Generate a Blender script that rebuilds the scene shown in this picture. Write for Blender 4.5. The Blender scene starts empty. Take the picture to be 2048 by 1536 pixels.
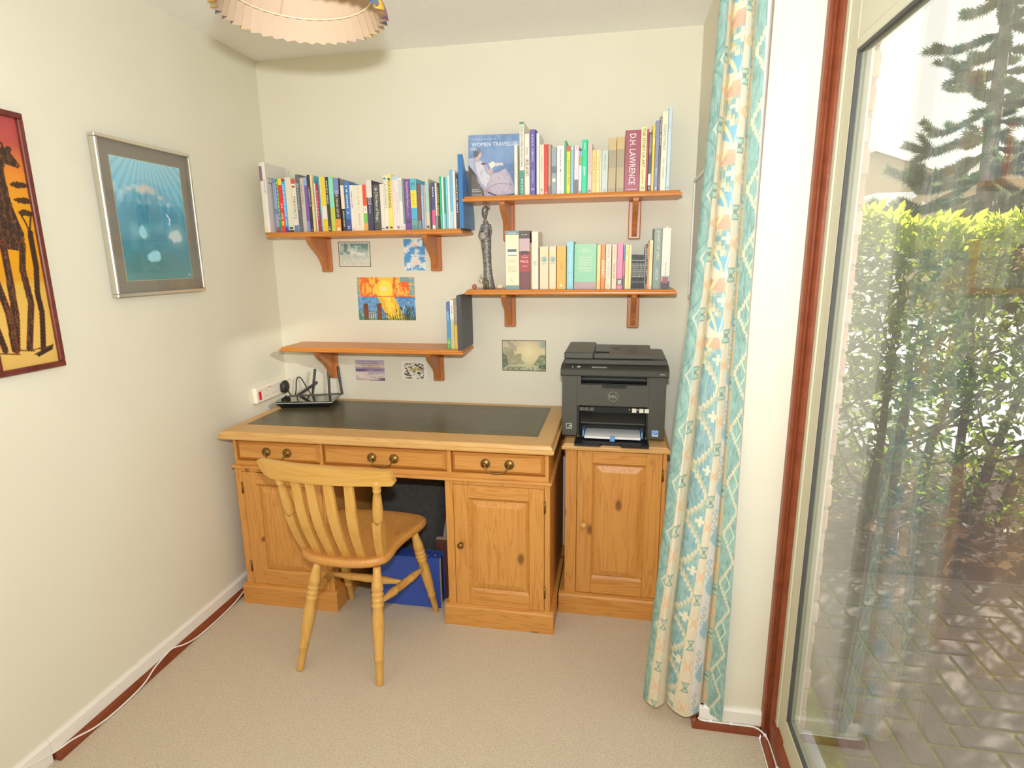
import bpy, bmesh, math, random
import numpy as np
from mathutils import Vector, Matrix
random.seed(7); np.random.seed(7)
sc = bpy.context.scene
COL = sc.collection

# ------------------------------------------------------------------ camera, sky, sun, lights, exposure
cd = bpy.data.cameras.new('camera'); cam = bpy.data.objects.new('camera', cd); COL.objects.link(cam)
yaw, pitch, roll = 0.1832, 0.2151, -0.0119
cy, sy, cp, sp, cr, sr = math.cos(yaw), math.sin(yaw), math.cos(pitch), math.sin(pitch), math.cos(roll), math.sin(roll)
fw = Vector((-sy*cp, cy*cp, -sp)); rt = Vector((cy, sy, 0)); up = rt.cross(fw)
r2 = rt*cr + up*sr; u2 = -rt*sr + up*cr
M = Matrix((r2, u2, -fw)).transposed().to_4x4(); M.translation = (1.684, -2.6663, 1.4964)
cam.matrix_world = M
cd.sensor_fit = 'HORIZONTAL'; cd.sensor_width = 36.0; cd.lens = 1154.14/2048*36.0
cd.clip_start = 0.02; cd.clip_end = 300
sc.camera = cam

w = bpy.data.worlds.new('sky'); sc.world = w; w.use_nodes = True
bg = w.node_tree.nodes['Background']; bg.inputs[0].default_value = (1.0, 0.965, 0.89, 1); bg.inputs[1].default_value = 1.3

sd = bpy.data.lights.new('sun', 'SUN'); sd.energy = 13.0; sd.angle = 0.009; sd.color = (1, 0.95, 0.86)
sun = bpy.data.objects.new('sun', sd); COL.objects.link(sun)
el = math.radians(23); sdir = Vector((0.73*math.cos(el), 0.68*math.cos(el), math.sin(el)))
sun.rotation_euler = sdir.to_track_quat('Z', 'Y').to_euler(); sun.location = (8, 8, 8)

fd = bpy.data.lights.new('camera_flash', 'AREA'); fd.shape = 'RECTANGLE'; fd.size = 0.07; fd.size_y = 0.045; fd.energy = 40.0; fd.color = (0.94, 0.975, 1.0)
fl = bpy.data.objects.new('camera_flash', fd); COL.objects.link(fl)
fl.location = (1.689, -2.66, 1.67); fl.rotation_euler = (math.radians(102), 0, 0.22)
# low sun thrown back by a neighbour's window: the small bright patch in the far left corner
gd = bpy.data.lights.new('sun_glint', 'SPOT'); gd.energy = 800.0; gd.color = (1, 0.95, 0.85); gd.spot_size = math.radians(6.2); gd.spot_blend = 0.75; gd.shadow_soft_size = 0.05
gl = bpy.data.objects.new('sun_glint', gd); COL.objects.link(gl); gl.location = (5.28, -4.42, 3.03)
gl.rotation_euler = (gl.location - Vector((0.06, -0.12, 0.93))).to_track_quat('Z', 'Y').to_euler()

sc.view_settings.view_transform = 'Standard'; sc.view_settings.look = 'None'
sc.view_settings.gamma = 1.0; sc.view_settings.use_curve_mapping = False
sc.view_settings.exposure = 0.0
try:
    sc.cycles.use_denoising = True; sc.cycles.max_bounces = 10; sc.cycles.diffuse_bounces = 6; sc.cycles.transparent_max_bounces = 24
    sc.cycles.caustics_reflective = False; sc.cycles.caustics_refractive = False; sc.cycles.sample_clamp_indirect = 6
except Exception:
    pass

# ------------------------------------------------------------------ colour and material helpers
def lin(c):
    c = np.asarray(c, float); return np.where(c <= 0.04045, c/12.92, ((c+0.055)/1.055)**2.4)
def hexc(h):
    return tuple(float(v) for v in lin([int(h[i:i+2], 16)/255 for i in (0, 2, 4)])) + (1.0,)
MATS = {}
def new_mat(name):
    m = bpy.data.materials.new(name); m.use_nodes = True
    return m, m.node_tree.nodes, m.node_tree.links, m.node_tree.nodes['Principled BSDF']
def plain(h, rough=0.5, metal=0.0, spec=0.5, coat=0.0):
    k = ('p', h, rough, metal, spec, coat)
    if k not in MATS:
        m, n, l, b = new_mat('paint_' + h)
        b.inputs['Base Color'].default_value = hexc(h); b.inputs['Roughness'].default_value = rough
        b.inputs['Metallic'].default_value = metal; b.inputs['Specular IOR Level'].default_value = spec
        b.inputs['Coat Weight'].default_value = coat
        MATS[k] = m
    return MATS[k]
def ramp(n, stops):
    r = n.new('ShaderNodeValToRGB'); e = r.color_ramp.elements
    e[0].position, e[0].color = stops[0]; e[1].position, e[1].color = stops[-1]
    for p, c in stops[1:-1]:
        x = e.new(p); x.color = c
    return r
def noisy(name, c1, c2, scale=30, rough=0.7, bump=0.0, bscale=None, detail=4, spec=0.4, dist=0.01):
    k = ('n', name)
    if k in MATS: return MATS[k]
    m, n, l, b = new_mat(name)
    tc = n.new('ShaderNodeTexCoord'); nz = n.new('ShaderNodeTexNoise')
    nz.inputs['Scale'].default_value = scale; nz.inputs['Detail'].default_value = detail
    l.new(tc.outputs['Object'], nz.inputs['Vector'])
    r = ramp(n, [(0.3, hexc(c1)), (0.7, hexc(c2))]); l.new(nz.outputs['Fac'], r.inputs['Fac']); l.new(r.outputs['Color'], b.inputs['Base Color'])
    b.inputs['Roughness'].default_value = rough; b.inputs['Specular IOR Level'].default_value = spec
    if bump:
        n2 = n.new('ShaderNodeTexNoise'); n2.inputs['Scale'].default_value = bscale or scale*2; n2.inputs['Detail'].default_value = 3
        l.new(tc.outputs['Object'], n2.inputs['Vector'])
        bp = n.new('ShaderNodeBump'); bp.inputs['Strength'].default_value = bump; bp.inputs['Distance'].default_value = dist
        l.new(n2.outputs['Fac'], bp.inputs['Height']); l.new(bp.outputs['Normal'], b.inputs['Normal'])
    MATS[k] = m
    return m
def wood(name, c_light, c_dark, axis='z', knot='6a3d1c', rough=0.42, knots=0.16, grain=1.0, coat=0.1):
    """pine: stretched growth rings plus scattered knots, grain along the given axis"""
    k = ('w', name, axis)
    if k in MATS: return MATS[k]
    m, n, l, b = new_mat(name + '_grain_' + axis)
    tc = n.new('ShaderNodeTexCoord'); mp = n.new('ShaderNodeMapping')
    sca = {'x': (1.5, 26, 26), 'y': (26, 1.5, 26), 'z': (26, 26, 1.5)}[axis]
    mp.inputs['Scale'].default_value = sca; l.new(tc.outputs['Object'], mp.inputs['Vector'])
    n1 = n.new('ShaderNodeTexNoise'); n1.inputs['Scale'].default_value = 1.0; n1.inputs['Detail'].default_value = 2; n1.inputs['Distortion'].default_value = 0.6
    l.new(mp.outputs['Vector'], n1.inputs['Vector'])
    mu = n.new('ShaderNodeMath'); mu.operation = 'MULTIPLY'; mu.inputs[1].default_value = 9*grain; l.new(n1.outputs['Fac'], mu.inputs[0])
    fr = n.new('ShaderNodeMath'); fr.operation = 'PINGPONG'; fr.inputs[1].default_value = 0.5; l.new(mu.outputs[0], fr.inputs[0])
    n2 = n.new('ShaderNodeTexNoise'); n2.inputs['Scale'].default_value = 9; n2.inputs['Detail'].default_value = 3; l.new(mp.outputs['Vector'], n2.inputs['Vector'])
    ad = n.new('ShaderNodeMath'); ad.operation = 'MULTIPLY_ADD'; ad.inputs[1].default_value = 0.35; l.new(n2.outputs['Fac'], ad.inputs[0]); l.new(fr.outputs[0], ad.inputs[2])
    r = ramp(n, [(0.1, hexc(c_dark)), (0.42, hexc(c_light)), (0.8, hexc(c_light))]); l.new(ad.outputs[0], r.inputs['Fac'])
    mp2 = n.new('ShaderNodeMapping'); mp2.inputs['Scale'].default_value = {'x': (5, 9, 9), 'y': (9, 5, 9), 'z': (9, 9, 5)}[axis]; l.new(tc.outputs['Object'], mp2.inputs['Vector'])
    vo = n.new('ShaderNodeTexVoronoi'); vo.inputs['Scale'].default_value = 1.0; l.new(mp2.outputs['Vector'], vo.inputs['Vector'])
    sp2 = n.new('ShaderNodeSeparateColor'); l.new(vo.outputs['Color'], sp2.inputs['Color'])
    lt = n.new('ShaderNodeMath'); lt.operation = 'LESS_THAN'; lt.inputs[1].default_value = 0.45; l.new(sp2.outputs[0], lt.inputs[0])
    kr = ramp(n, [(knots*0.45, (1, 1, 1, 1)), (knots, (0, 0, 0, 1))]); l.new(vo.outputs['Distance'], kr.inputs['Fac'])
    kk = n.new('ShaderNodeMath'); kk.operation = 'MULTIPLY'; l.new(kr.outputs['Color'], kk.inputs[0]); l.new(lt.outputs[0], kk.inputs[1])
    k8 = n.new('ShaderNodeMath'); k8.operation = 'MULTIPLY'; k8.inputs[1].default_value = 0.8; l.new(kk.outputs[0], k8.inputs[0])
    mx = n.new('ShaderNodeMix'); mx.data_type = 'RGBA'; l.new(k8.outputs[0], mx.inputs['Factor']); l.new(r.outputs['Color'], mx.inputs['A']); mx.inputs['B'].default_value = hexc(knot)
    l.new(mx.outputs['Result'], b.inputs['Base Color'])
    b.inputs['Roughness'].default_value = rough; b.inputs['Coat Weight'].default_value = coat; b.inputs['Coat Roughness'].default_value = 0.35
    MATS[k] = m
    return m
def attr_mat(rough=0.5, name='print', transl=0.0, spec=0.4):
    k = ('a', name, rough)
    if k in MATS: return MATS[k]
    m, n, l, b = new_mat(name)
    a = n.new('ShaderNodeAttribute'); a.attribute_name = 'Col'
    l.new(a.outputs['Color'], b.inputs['Base Color']); b.inputs['Roughness'].default_value = rough; b.inputs['Specular IOR Level'].default_value = spec
    if transl:
        t = n.new('ShaderNodeBsdfTranslucent'); l.new(a.outputs['Color'], t.inputs['Color'])
        mx = n.new('ShaderNodeMixShader'); mx.inputs[0].default_value = transl
        l.new(b.outputs[0], mx.inputs[1]); l.new(t.outputs[0], mx.inputs[2]); l.new(mx.outputs[0], n['Material Output'].inputs[0])
    MATS[k] = m
    return m

# ------------------------------------------------------------------ mesh builder
class MB:
    def __init__(s): s.v = []; s.f = []; s.sm = []; s.mi = []
    def add(s, vs, fs, smooth=False, mi=0):
        o = len(s.v); s.v += [tuple(v) for v in vs]
        for f in fs: s.f.append([i+o for i in f]); s.sm.append(smooth); s.mi.append(mi)
        return s
    def box(s, x0, x1, y0, y1, z0, z1, mi=0):
        return s.add([(x0,y0,z0),(x1,y0,z0),(x1,y1,z0),(x0,y1,z0),(x0,y0,z1),(x1,y0,z1),(x1,y1,z1),(x0,y1,z1)],
                     [(0,3,2,1),(4,5,6,7),(0,1,5,4),(1,2,6,5),(2,3,7,6),(3,0,4,7)], mi=mi)
    def cbox(s, x0, x1, y0, y1, z0, z1, b=0.004, mi=0):
        c = ((x0+x1)/2, (y0+y1)/2, (z0+z1)/2); h = ((x1-x0)/2, (y1-y0)/2, (z1-z0)/2); b = min(b, *[q*0.49 for q in h])
        vs = []; ix = {}
        for sx in (-1,1):
            for sy_ in (-1,1):
                for sz in (-1,1):
                    S = (sx,sy_,sz)
                    for a in range(3):
                        ix[(S,a)] = len(vs)
                        vs.append(tuple(c[i]+S[i]*(h[i]-(0 if i == a else b)) for i in range(3)))
        fs = []
        for a in range(3):
            u, v = [i for i in range(3) if i != a]
            for sg in (-1,1):
                q = []
                for su, sv in ((-1,-1),(1,-1),(1,1),(-1,1)):
                    S = [0,0,0]; S[a] = sg; S[u] = su; S[v] = sv; q.append(ix[(tuple(S),a)])
                fs.append(q)
            for su in (-1,1):
                for sv in (-1,1):
                    S0 = [0,0,0]; S0[u] = su; S0[v] = sv; S1 = list(S0); S0[a] = -1; S1[a] = 1
                    fs.append([ix[(tuple(S0),u)], ix[(tuple(S1),u)], ix[(tuple(S1),v)], ix[(tuple(S0),v)]])
        for sx in (-1,1):
            for sy_ in (-1,1):
                for sz in (-1,1):
                    fs.append([ix[((sx,sy_,sz),a)] for a in range(3)])
        return s.add(vs, fs, mi=mi)
    def prism(s, poly, axis, a0, a1, mi=0, smooth=False):
        def P(u, v, a):
            return {'x': (a,u,v), 'y': (u,a,v), 'z': (u,v,a)}[axis]
        n = len(poly)
        s.add([P(u,v,a0) for u,v in poly] + [P(u,v,a1) for u,v in poly], [(i,(i+1)%n,(i+1)%n+n,i+n) for i in range(n)], smooth, mi)
        o = len(s.v)-2*n
        s.f += [[o+i for i in range(n)][::-1], [o+n+i for i in range(n)]]; s.sm += [False, False]; s.mi += [mi, mi]
        return s
    def frustum(s, x0,x1,z0,z1,yb,yf,inset, mi=0):
        """raised field facing -y: base rectangle at yb, front rectangle at yf"""
        i = inset
        return s.add([(x0,yb,z0),(x1,yb,z0),(x1,yb,z1),(x0,yb,z1),(x0+i,yf,z0+i),(x1-i,yf,z0+i),(x1-i,yf,z1-i),(x0+i,yf,z1-i)],
                     [(3,2,1,0),(4,5,6,7),(0,1,5,4),(1,2,6,5),(2,3,7,6),(3,0,4,7)], mi=mi)
    def lathe(s, prof, p0, p1, seg=14, mi=0):
        """prof [(t,r)] along the segment p0-p1"""
        p0 = Vector(p0); p1 = Vector(p1); d = p1-p0; L = d.length; d.normalize()
        a = d.orthogonal().normalized(); b = d.cross(a)
        vs = []
        for t, r in prof:
            c = p0 + d*(t*L)
            for k in range(seg):
                an = 2*math.pi*k/seg; vs.append(c + a*(r*math.cos(an)) + b*(r*math.sin(an)))
        n = len(prof)
        fs = [(i*seg+k, i*seg+(k+1)%seg, (i+1)*seg+(k+1)%seg, (i+1)*seg+k) for i in range(n-1) for k in range(seg)]
        s.add(vs, fs, True, mi); o = len(s.v)-len(vs)
        s.f += [[o+k for k in range(seg)][::-1], [o+(n-1)*seg+k for k in range(seg)]]; s.sm += [False, False]; s.mi += [mi, mi]
        return s
    def tube(s, path, r, seg=8, mi=0):
        P = [Vector(p) for p in path]; n = len(P); rs = r if isinstance(r, (list, tuple)) else [r]*n
        a = None; vs = []
        for i, p in enumerate(P):
            d = (P[min(i+1,n-1)]-P[max(i-1,0)]).normalized()
            if a is None: a = d.orthogonal().normalized()
            a = (a - d*a.dot(d)).normalized(); b = d.cross(a)
            for k in range(seg):
                an = 2*math.pi*k/seg; vs.append(p + a*(rs[i]*math.cos(an)) + b*(rs[i]*math.sin(an)))
        fs = [(i*seg+k, i*seg+(k+1)%seg, (i+1)*seg+(k+1)%seg, (i+1)*seg+k) for i in range(n-1) for k in range(seg)]
        s.add(vs, fs, True, mi); o = len(s.v)-len(vs)
        s.f += [[o+k for k in range(seg)][::-1], [o+(n-1)*seg+k for k in range(seg)]]; s.sm += [False, False]; s.mi += [mi, mi]
        return s
    def ell(s, c, r, seg=14, rings=9, mi=0):
        vs = []; fs = []
        for i in range(rings+1):
            th = math.pi*i/rings
            for k in range(seg):
                an = 2*math.pi*k/seg
                vs.append((c[0]+r[0]*math.sin(th)*math.cos(an), c[1]+r[1]*math.sin(th)*math.sin(an), c[2]+r[2]*math.cos(th)))
        for i in range(rings):
            for k in range(seg): fs.append((i*seg+k, (i+1)*seg+k, (i+1)*seg+(k+1)%seg, i*seg+(k+1)%seg))
        return s.add(vs, fs, True, mi)
    def quad(s, a, b, c, d, mi=0): return s.add([a,b,c,d], [(0,1,2,3)], mi=mi)
    def xf(s, M):
        s.v = [tuple(M @ Vector(v)) for v in s.v]; return s
    def mesh(s, name, mats, off=(0,0,0), fix=True):
        me = bpy.data.meshes.new(name)
        me.from_pydata([(x-off[0], y-off[1], z-off[2]) for x,y,z in s.v], [], s.f)
        for m in (mats if isinstance(mats, (list, tuple)) else [mats]): me.materials.append(m)
        me.polygons.foreach_set('use_smooth', s.sm); me.polygons.foreach_set('material_index', s.mi)
        if fix:
            bm = bmesh.new(); bm.from_mesh(me); bmesh.ops.recalc_face_normals(bm, faces=bm.faces); bm.to_mesh(me); bm.free()
        me.update()
        return me
    def build(s, name, mats, parent=None, label=None, fix=True):
        off = ORG.get(parent.name, (0,0,0)) if parent else (0,0,0)
        o = bpy.data.objects.new(name, s.mesh(name, mats, off, fix)); COL.objects.link(o)
        if parent: o.parent = parent; ORG[o.name] = off
        if label: o['label'] = label
        return o
ORG = {}
def thing(name, label, cat, loc=(0,0,0), group=None):
    o = bpy.data.objects.new(name, None); COL.objects.link(o); o.location = loc; o.empty_display_size = 0.05
    ORG[o.name] = tuple(loc); o['label'] = label; o['category'] = cat
    if group: o['group'] = group
    return o
def tag(o, label, cat, group=None):
    o['label'] = label; o['category'] = cat
    if group: o['group'] = group
    return o
def struct(mb, name, mats, parent=None, fix=True):
    o = mb.build(name, mats, parent, fix=fix)
    o['kind'] = 'structure'
    return o
def catmull(pts, n=6):
    P = [Vector(p) for p in pts]; P = [P[0]*2-P[1]] + P + [P[-1]*2-P[-2]]; out = []
    for i in range(1, len(P)-2):
        for k in range(n):
            t = k/n; a,b,c,d = P[i-1],P[i],P[i+1],P[i+2]
            out.append(0.5*((2*b)+(c-a)*t+(2*a-5*b+4*c-d)*t*t+(3*b-a-3*c+d)*t**3))
    out.append(P[-2]); return out

# ------------------------------------------------------------------ lettering (font outlines turned into flat meshes, converted in one batch)
TEXTS = []
def text(s, col, org, ex, ey, L, W, parent, name='lettering', align='C', rough=0.5):
    """s fits into L x W around org; ex reading direction, ey letter-up direction"""
    if not s or L <= 0 or W <= 0: return
    TEXTS.append((s, col, Vector(org), Vector(ex), Vector(ey), L, W, parent, name, align, rough))
def flush_text():
    objs = []
    for t in TEXTS:
        if set(t[0]) <= set('-| '): objs.append(None); continue
        c = bpy.data.curves.new('lettering', 'FONT'); c.body = t[0]; c.resolution_u = 2; c.size = 1.0
        o = bpy.data.objects.new('lettering', c); COL.objects.link(o); objs.append(o)
    bpy.context.view_layer.update(); dg = bpy.context.evaluated_depsgraph_get()
    meshes = [bpy.data.meshes.new_from_object(o.evaluated_get(dg)) if o else None for o in objs]
    for o in objs:
        if o:
            c = o.data; bpy.data.objects.remove(o); bpy.data.curves.remove(c)
    for t, me in zip(TEXTS, meshes):
        s, col, org, ex, ey, L, W, parent, name, align, rough = t
        if me is None:                     # lettering too fine to read in the photograph: rows of small dashes
            mb = MB(); n = len(s); u = 1.0
            for i, ch in enumerate(s):
                if ch == ' ': continue
                hh = 0.34 if (i*7) % 3 else 0.46
                mb.quad((i+0.1,-hh,0), (i+(0.45 if ch == '|' else 0.74),-hh,0), (i+(0.45 if ch == '|' else 0.74),hh,0), (i+0.1,hh,0))
            me = mb.mesh('dashes', [], fix=False)
        co = np.empty(len(me.vertices)*3); me.vertices.foreach_get('co', co); co = co.reshape(-1,3)
        if not len(co): continue
        mn = co.min(0); mx = co.max(0); sx = L/max(mx[0]-mn[0],1e-6); sy_ = W/max(mx[1]-mn[1],1e-6)
        if set(s) <= set('-| '): kx, ky = sx, sy_
        else:
            kx = sx; ky = min(sy_, sx*2.2); kx = min(kx, ky*1.25)
        x = (co[:,0]-(mn[0]+mx[0])/2)*kx; y = (co[:,1]-(mn[1]+mx[1])/2)*ky
        off = Vector(ORG.get(parent.name, (0,0,0))); b = org-off
        out = np.array(b)[None] + x[:,None]*np.array(ex)[None] + y[:,None]*np.array(ey)[None]
        me.vertices.foreach_set('co', out.astype(np.float32).ravel()); me.materials.clear(); me.materials.append(plain(col, rough)); me.update()
        o = bpy.data.objects.new(name, me); COL.objects.link(o); o.parent = parent

# ------------------------------------------------------------------ flat prints: a small painter whose picture becomes the colours of a fine grid
def h2(c): return np.array([int(c[i:i+2],16)/255 for i in (0,2,4)])
class Pic:
    def __init__(s, W, H, c='ffffff'):
        s.W, s.H = W, H; s.a = np.zeros((H,W,3)); s.a[:] = h2(c)
        s.Y, s.X = np.mgrid[0:H,0:W]; s.u = s.X/(W-1); s.v = s.Y/(H-1)          # v downwards
    def put(s, mask, c, al=1.0):
        m = np.clip(mask.astype(float),0,1)[...,None]*al; s.a = s.a*(1-m) + (h2(c) if isinstance(c,str) else c)*m
    def rect(s, u0,u1,v0,v1,c,al=1.0): s.put((s.u>=u0)&(s.u<=u1)&(s.v>=v0)&(s.v<=v1), c, al)
    def ell(s, u,v,ru,rv,c,al=1.0,soft=0.0,rot=0.0):
        du, dv = s.u-u, s.v-v; ca, sa = math.cos(rot), math.sin(rot)
        d = np.hypot((du*ca+dv*sa)/ru, (-du*sa+dv*ca)/rv)
        s.put(np.clip((1-d)/max(soft,1e-3),0,1) if soft else d<1, c, al)
    def poly(s, P, c, al=1.0):
        m = np.zeros((s.H,s.W),bool); n = len(P)
        for i in range(n):
            (x0,y0),(x1,y1) = P[i],P[(i+1)%n]
            if y0 == y1: continue
            m ^= ((s.v>=min(y0,y1))&(s.v<max(y0,y1))&(s.u < x0+(s.v-y0)*(x1-x0)/(y1-y0)))
        s.put(m, c, al)
    def line(s, P, wd, c, al=1.0):
        for (x0,y0),(x1,y1) in zip(P,P[1:]):
            asp = s.H/s.W; dx,dy = x1-x0,(y1-y0)*asp; L2 = dx*dx+dy*dy+1e-12
            px,py = s.u-x0,(s.v-y0)*asp; t = np.clip((px*dx+py*dy)/L2,0,1)
            s.put(np.hypot(px-t*dx,py-t*dy)<wd, c, al)
    def noise(s, fx, fy, seed=0):
        r = np.random.RandomState(seed); out = np.zeros((s.H,s.W)); am = 1.0; tot = 0
        for o in range(3):
            nx,ny = int(fx*2**o)+2,int(fy*2**o)+2; g = r.rand(ny,nx)
            X = s.u*(nx-1.001); Y = s.v*(ny-1.001); i=X.astype(int); j=Y.astype(int); a=X-i; b=Y-j; a=a*a*(3-2*a); b=b*b*(3-2*b)
            out += am*((g[j,i]*(1-a)+g[j,i+1]*a)*(1-b)+(g[j+1,i]*(1-a)+g[j+1,i+1]*a)*b); tot += am; am *= 0.5
        return out/tot
    def vgrad(s, stops):
        vs = [p for p,_ in stops]; cs = np.array([h2(c) for _,c in stops])
        s.a = np.stack([np.interp(s.v, vs, cs[:,i]) for i in range(3)], -1)
def col_mesh(name, co, H, W, rgb, mat, smooth=False):
    """co (H*W,3) vertices row by row, rgb (H,W,3) srgb"""
    me = bpy.data.meshes.new(name); nf = (H-1)*(W-1)
    i = (np.arange(H-1)[:,None]*W + np.arange(W-1)[None]).ravel()
    F = np.stack([i, i+W, i+W+1, i+1], 1).astype(np.int32)
    me.vertices.add(H*W); me.vertices.foreach_set('co', co.astype(np.float32).ravel())
    me.loops.add(nf*4); me.loops.foreach_set('vertex_index', F.ravel())
    me.polygons.add(nf); me.polygons.foreach_set('loop_start', np.arange(0,nf*4,4,dtype=np.int32))
    if smooth: me.polygons.foreach_set('use_smooth', np.ones(nf,bool))
    at = me.color_attributes.new('Col','FLOAT_COLOR','POINT')
    c = np.ones((H*W,4)); c[:,:3] = lin(np.clip(rgb,0,1).reshape(-1,3)); at.data.foreach_set('color', c.astype(np.float32).ravel())
    me.materials.append(mat); me.update(calc_edges=True); me.validate()
    return me
def print_obj(name, pic, tl, ex, ey, w_, h_, parent=None, rough=0.5, spec=0.4):
    """flat picture: tl top left corner, ex to the right, ey upwards"""
    tl = np.array(tl,float); ex = np.array(ex,float); ey = np.array(ey,float)
    off = np.array(ORG.get(parent.name,(0,0,0))) if parent else 0
    co = tl + pic.u.reshape(-1,1)*ex*w_ - pic.v.reshape(-1,1)*ey*h_ - off
    o = bpy.data.objects.new(name, col_mesh(name, co, pic.H, pic.W, pic.a, attr_mat(rough,'print',spec=spec))); COL.objects.link(o)
    if parent: o.parent = parent; ORG[o.name] = tuple(off)
    return o

# ------------------------------------------------------------------ common materials
PX = lambda a: wood('pine', 'cd9148', 'b97936', a)
PD = lambda a: wood('desk_top_pine', 'd3a668', 'c69553', a, knots=0.05)
SH = wood('shelf_pine', 'd1863a', 'c4762c', 'x', knots=0.03, rough=0.35)
BR = wood('bracket_pine', 'c07a44', 'b06a38', 'z', knots=0.02, rough=0.35)
CH = lambda a: wood('chair_beech', 'cfa054', 'c49244', a, knots=0.0, grain=0.5)
SEATW = wood('seat_pine', 'c98f4a', 'bd8040', 'y', knots=0.02)
WALL = noisy('cream_wall_paint', 'e0dbc9', 'e3dfcd', 3, 0.75, 0.05, 220, dist=0.002)
CEIL = noisy('stippled_ceiling', 'f3f2ef', 'f7f6f3', 60, 0.9, 0.5, 260, dist=0.004)
WHITE = plain('eeeae2', 0.35)
BROWN = noisy('brown_stained_wood', '7b3c24', '8c4a2e', 25, 0.35, 0.1, 60)
BLACK = plain('1b1b1c', 0.4)
BRASS = plain('8a6d3f', 0.38, 1.0)
ALU = plain('c9c6ae', 0.4, 0.0)

# ================================================================== the room
H = 2.4
CARPET = noisy('beige_carpet', 'cfbda3', 'e4d7c2', 170, 0.95, 0.9, 330, detail=5, spec=0.1, dist=0.006)
struct(MB().box(-0.1, 2.16, -5.2, 0.1, -0.08, 0.0), 'floor', CARPET)
struct(MB().box(-0.12, 2.34, -5.2, 0.12, H, H+0.1), 'ceiling', CEIL)
struct(MB().box(-0.12, 0.0, -5.2, 0.12, 0, H), 'wall_left', WALL)
struct(MB().box(0.0, 2.3, 0.0, 0.12, 0, H), 'wall_back', WALL)
wr = struct(MB().box(1.99, 2.2365, -0.975, 0.0, 0, H), 'wall_right', WALL)
struct(MB().box(2.165, 2.3, -5.2, -3.92, 0, H), 'wall_right', WALL)
struct(MB().box(-0.12, 2.3, -5.32, -5.2, 0, H), 'wall_rear', WALL)
# skirtings and the brown beads along the carpet
struct(MB().prism([(0,0.026),(0.014,0.026),(0.014,0.068),(0.008,0.076),(0,0.076)], 'y', -1.46, 0.0), 'baseboard_left', WHITE)
struct(MB().prism([(0,0),(0.014,0),(0.014,0.068),(0.008,0.076),(0,0.076)], 'y', -5.2, -1.461), 'baseboard_left', WHITE)
struct(MB().prism([(0,0),(0.034,0),(0.033,0.008),(0.026,0.019),(0.014,0.026),(0,0.026)], 'y', -1.455, 0.0), 'trim_1', BROWN)
struct(MB().prism([(-0.975,0.028),(-0.989,0.028),(-0.989,0.07),(-0.983,0.078),(-0.975,0.078)], 'x', 1.976, 2.166), 'baseboard_right', WHITE)
struct(MB().prism([(1.99,0.028),(1.976,0.028),(1.976,0.07),(1.982,0.078),(1.99,0.078)], 'y', -0.988, -0.0), 'baseboard_right', WHITE)
struct(MB().prism([(-0.975,0),(-1.001,0),(-1.0,0.012),(-0.996,0.022),(-0.989,0.0275),(-0.975,0.0275)], 'x', 1.955, 2.163), 'trim_2', BROWN)
struct(MB().prism([(1.99,0),(1.955,0),(1.957,0.012),(1.963,0.022),(1.97,0.0275),(1.99,0.0275)], 'y', -1.0005, -0.45), 'trim_3', BROWN)

# ------------------------------------------------------------------ the big window on the right
def glass_mat():
    m, n, l, b = new_mat('window_glass'); n.remove(b)
    lw = n.new('ShaderNodeLayerWeight'); lw.inputs['Blend'].default_value = 0.5
    p = n.new('ShaderNodeMath'); p.operation = 'POWER'; p.inputs[1].default_value = 4; l.new(lw.outputs['Facing'], p.inputs[0])
    q = n.new('ShaderNodeMath'); q.operation = 'MULTIPLY_ADD'; q.inputs[1].default_value = 1.0; q.inputs[2].default_value = 0.05; l.new(p.outputs[0], q.inputs[0])
    t = n.new('ShaderNodeBsdfTransparent'); t.inputs[0].default_value = (0.97, 0.985, 0.975, 1)
    g = n.new('ShaderNodeBsdfGlossy'); g.inputs['Roughness'].default_value = 0.0
    d = n.new('ShaderNodeBsdfTranslucent'); d.inputs[0].default_value = (0.9, 0.9, 0.88, 1)
    a = n.new('ShaderNodeMixShader'); a.inputs[0].default_value = 0.018; l.new(t.outputs[0], a.inputs[1]); l.new(d.outputs[0], a.inputs[2])
    x = n.new('ShaderNodeMixShader'); l.new(q.outputs[0], x.inputs[0]); l.new(a.outputs[0], x.inputs[1]); l.new(g.outputs[0], x.inputs[2])
    l.new(x.outputs[0], n['Material Output'].inputs[0])
    return m
GLASS = glass_mat()
GASK = plain('4a4a48', 0.6)
win = bpy.data.objects.new('window_1', None); COL.objects.link(win); win['kind'] = 'structure'; ORG['window_1'] = (0,0,0)
def wp(mb, name, mat, label=None): 
    o = mb.build(name, mat, win, label); return o
# stained timber post, with its narrow outer bead and groove
m = MB().prism([(2.1665,-0.9755),(2.1665,-0.998),(2.171,-1.002),(2.176,-1.0),(2.179,-0.993),(2.184,-0.993),(2.187,-1.004),(2.192,-1.012),(2.207,-1.014),(2.2145,-1.01),(2.2145,-0.9755)], 'z', 0.0, H)
wp(m, 'timber_post', BROWN)
m = MB().prism([(2.161,0),(2.161,0.010),(2.164,0.019),(2.170,0.0235),(2.176,0.0235),(2.179,0.016),(2.182,0.016),(2.185,0.05),(2.19,0.066),(2.205,0.072),(2.2145,0.072),(2.2145,0)], 'y', -3.92, -1.0145)
wp(m, 'timber_sill', BROWN)
wp(MB().cbox(2.17, 2.2145, -3.92, -1.0145, 2.36, H, 0.004), 'timber_head', BROWN)
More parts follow.
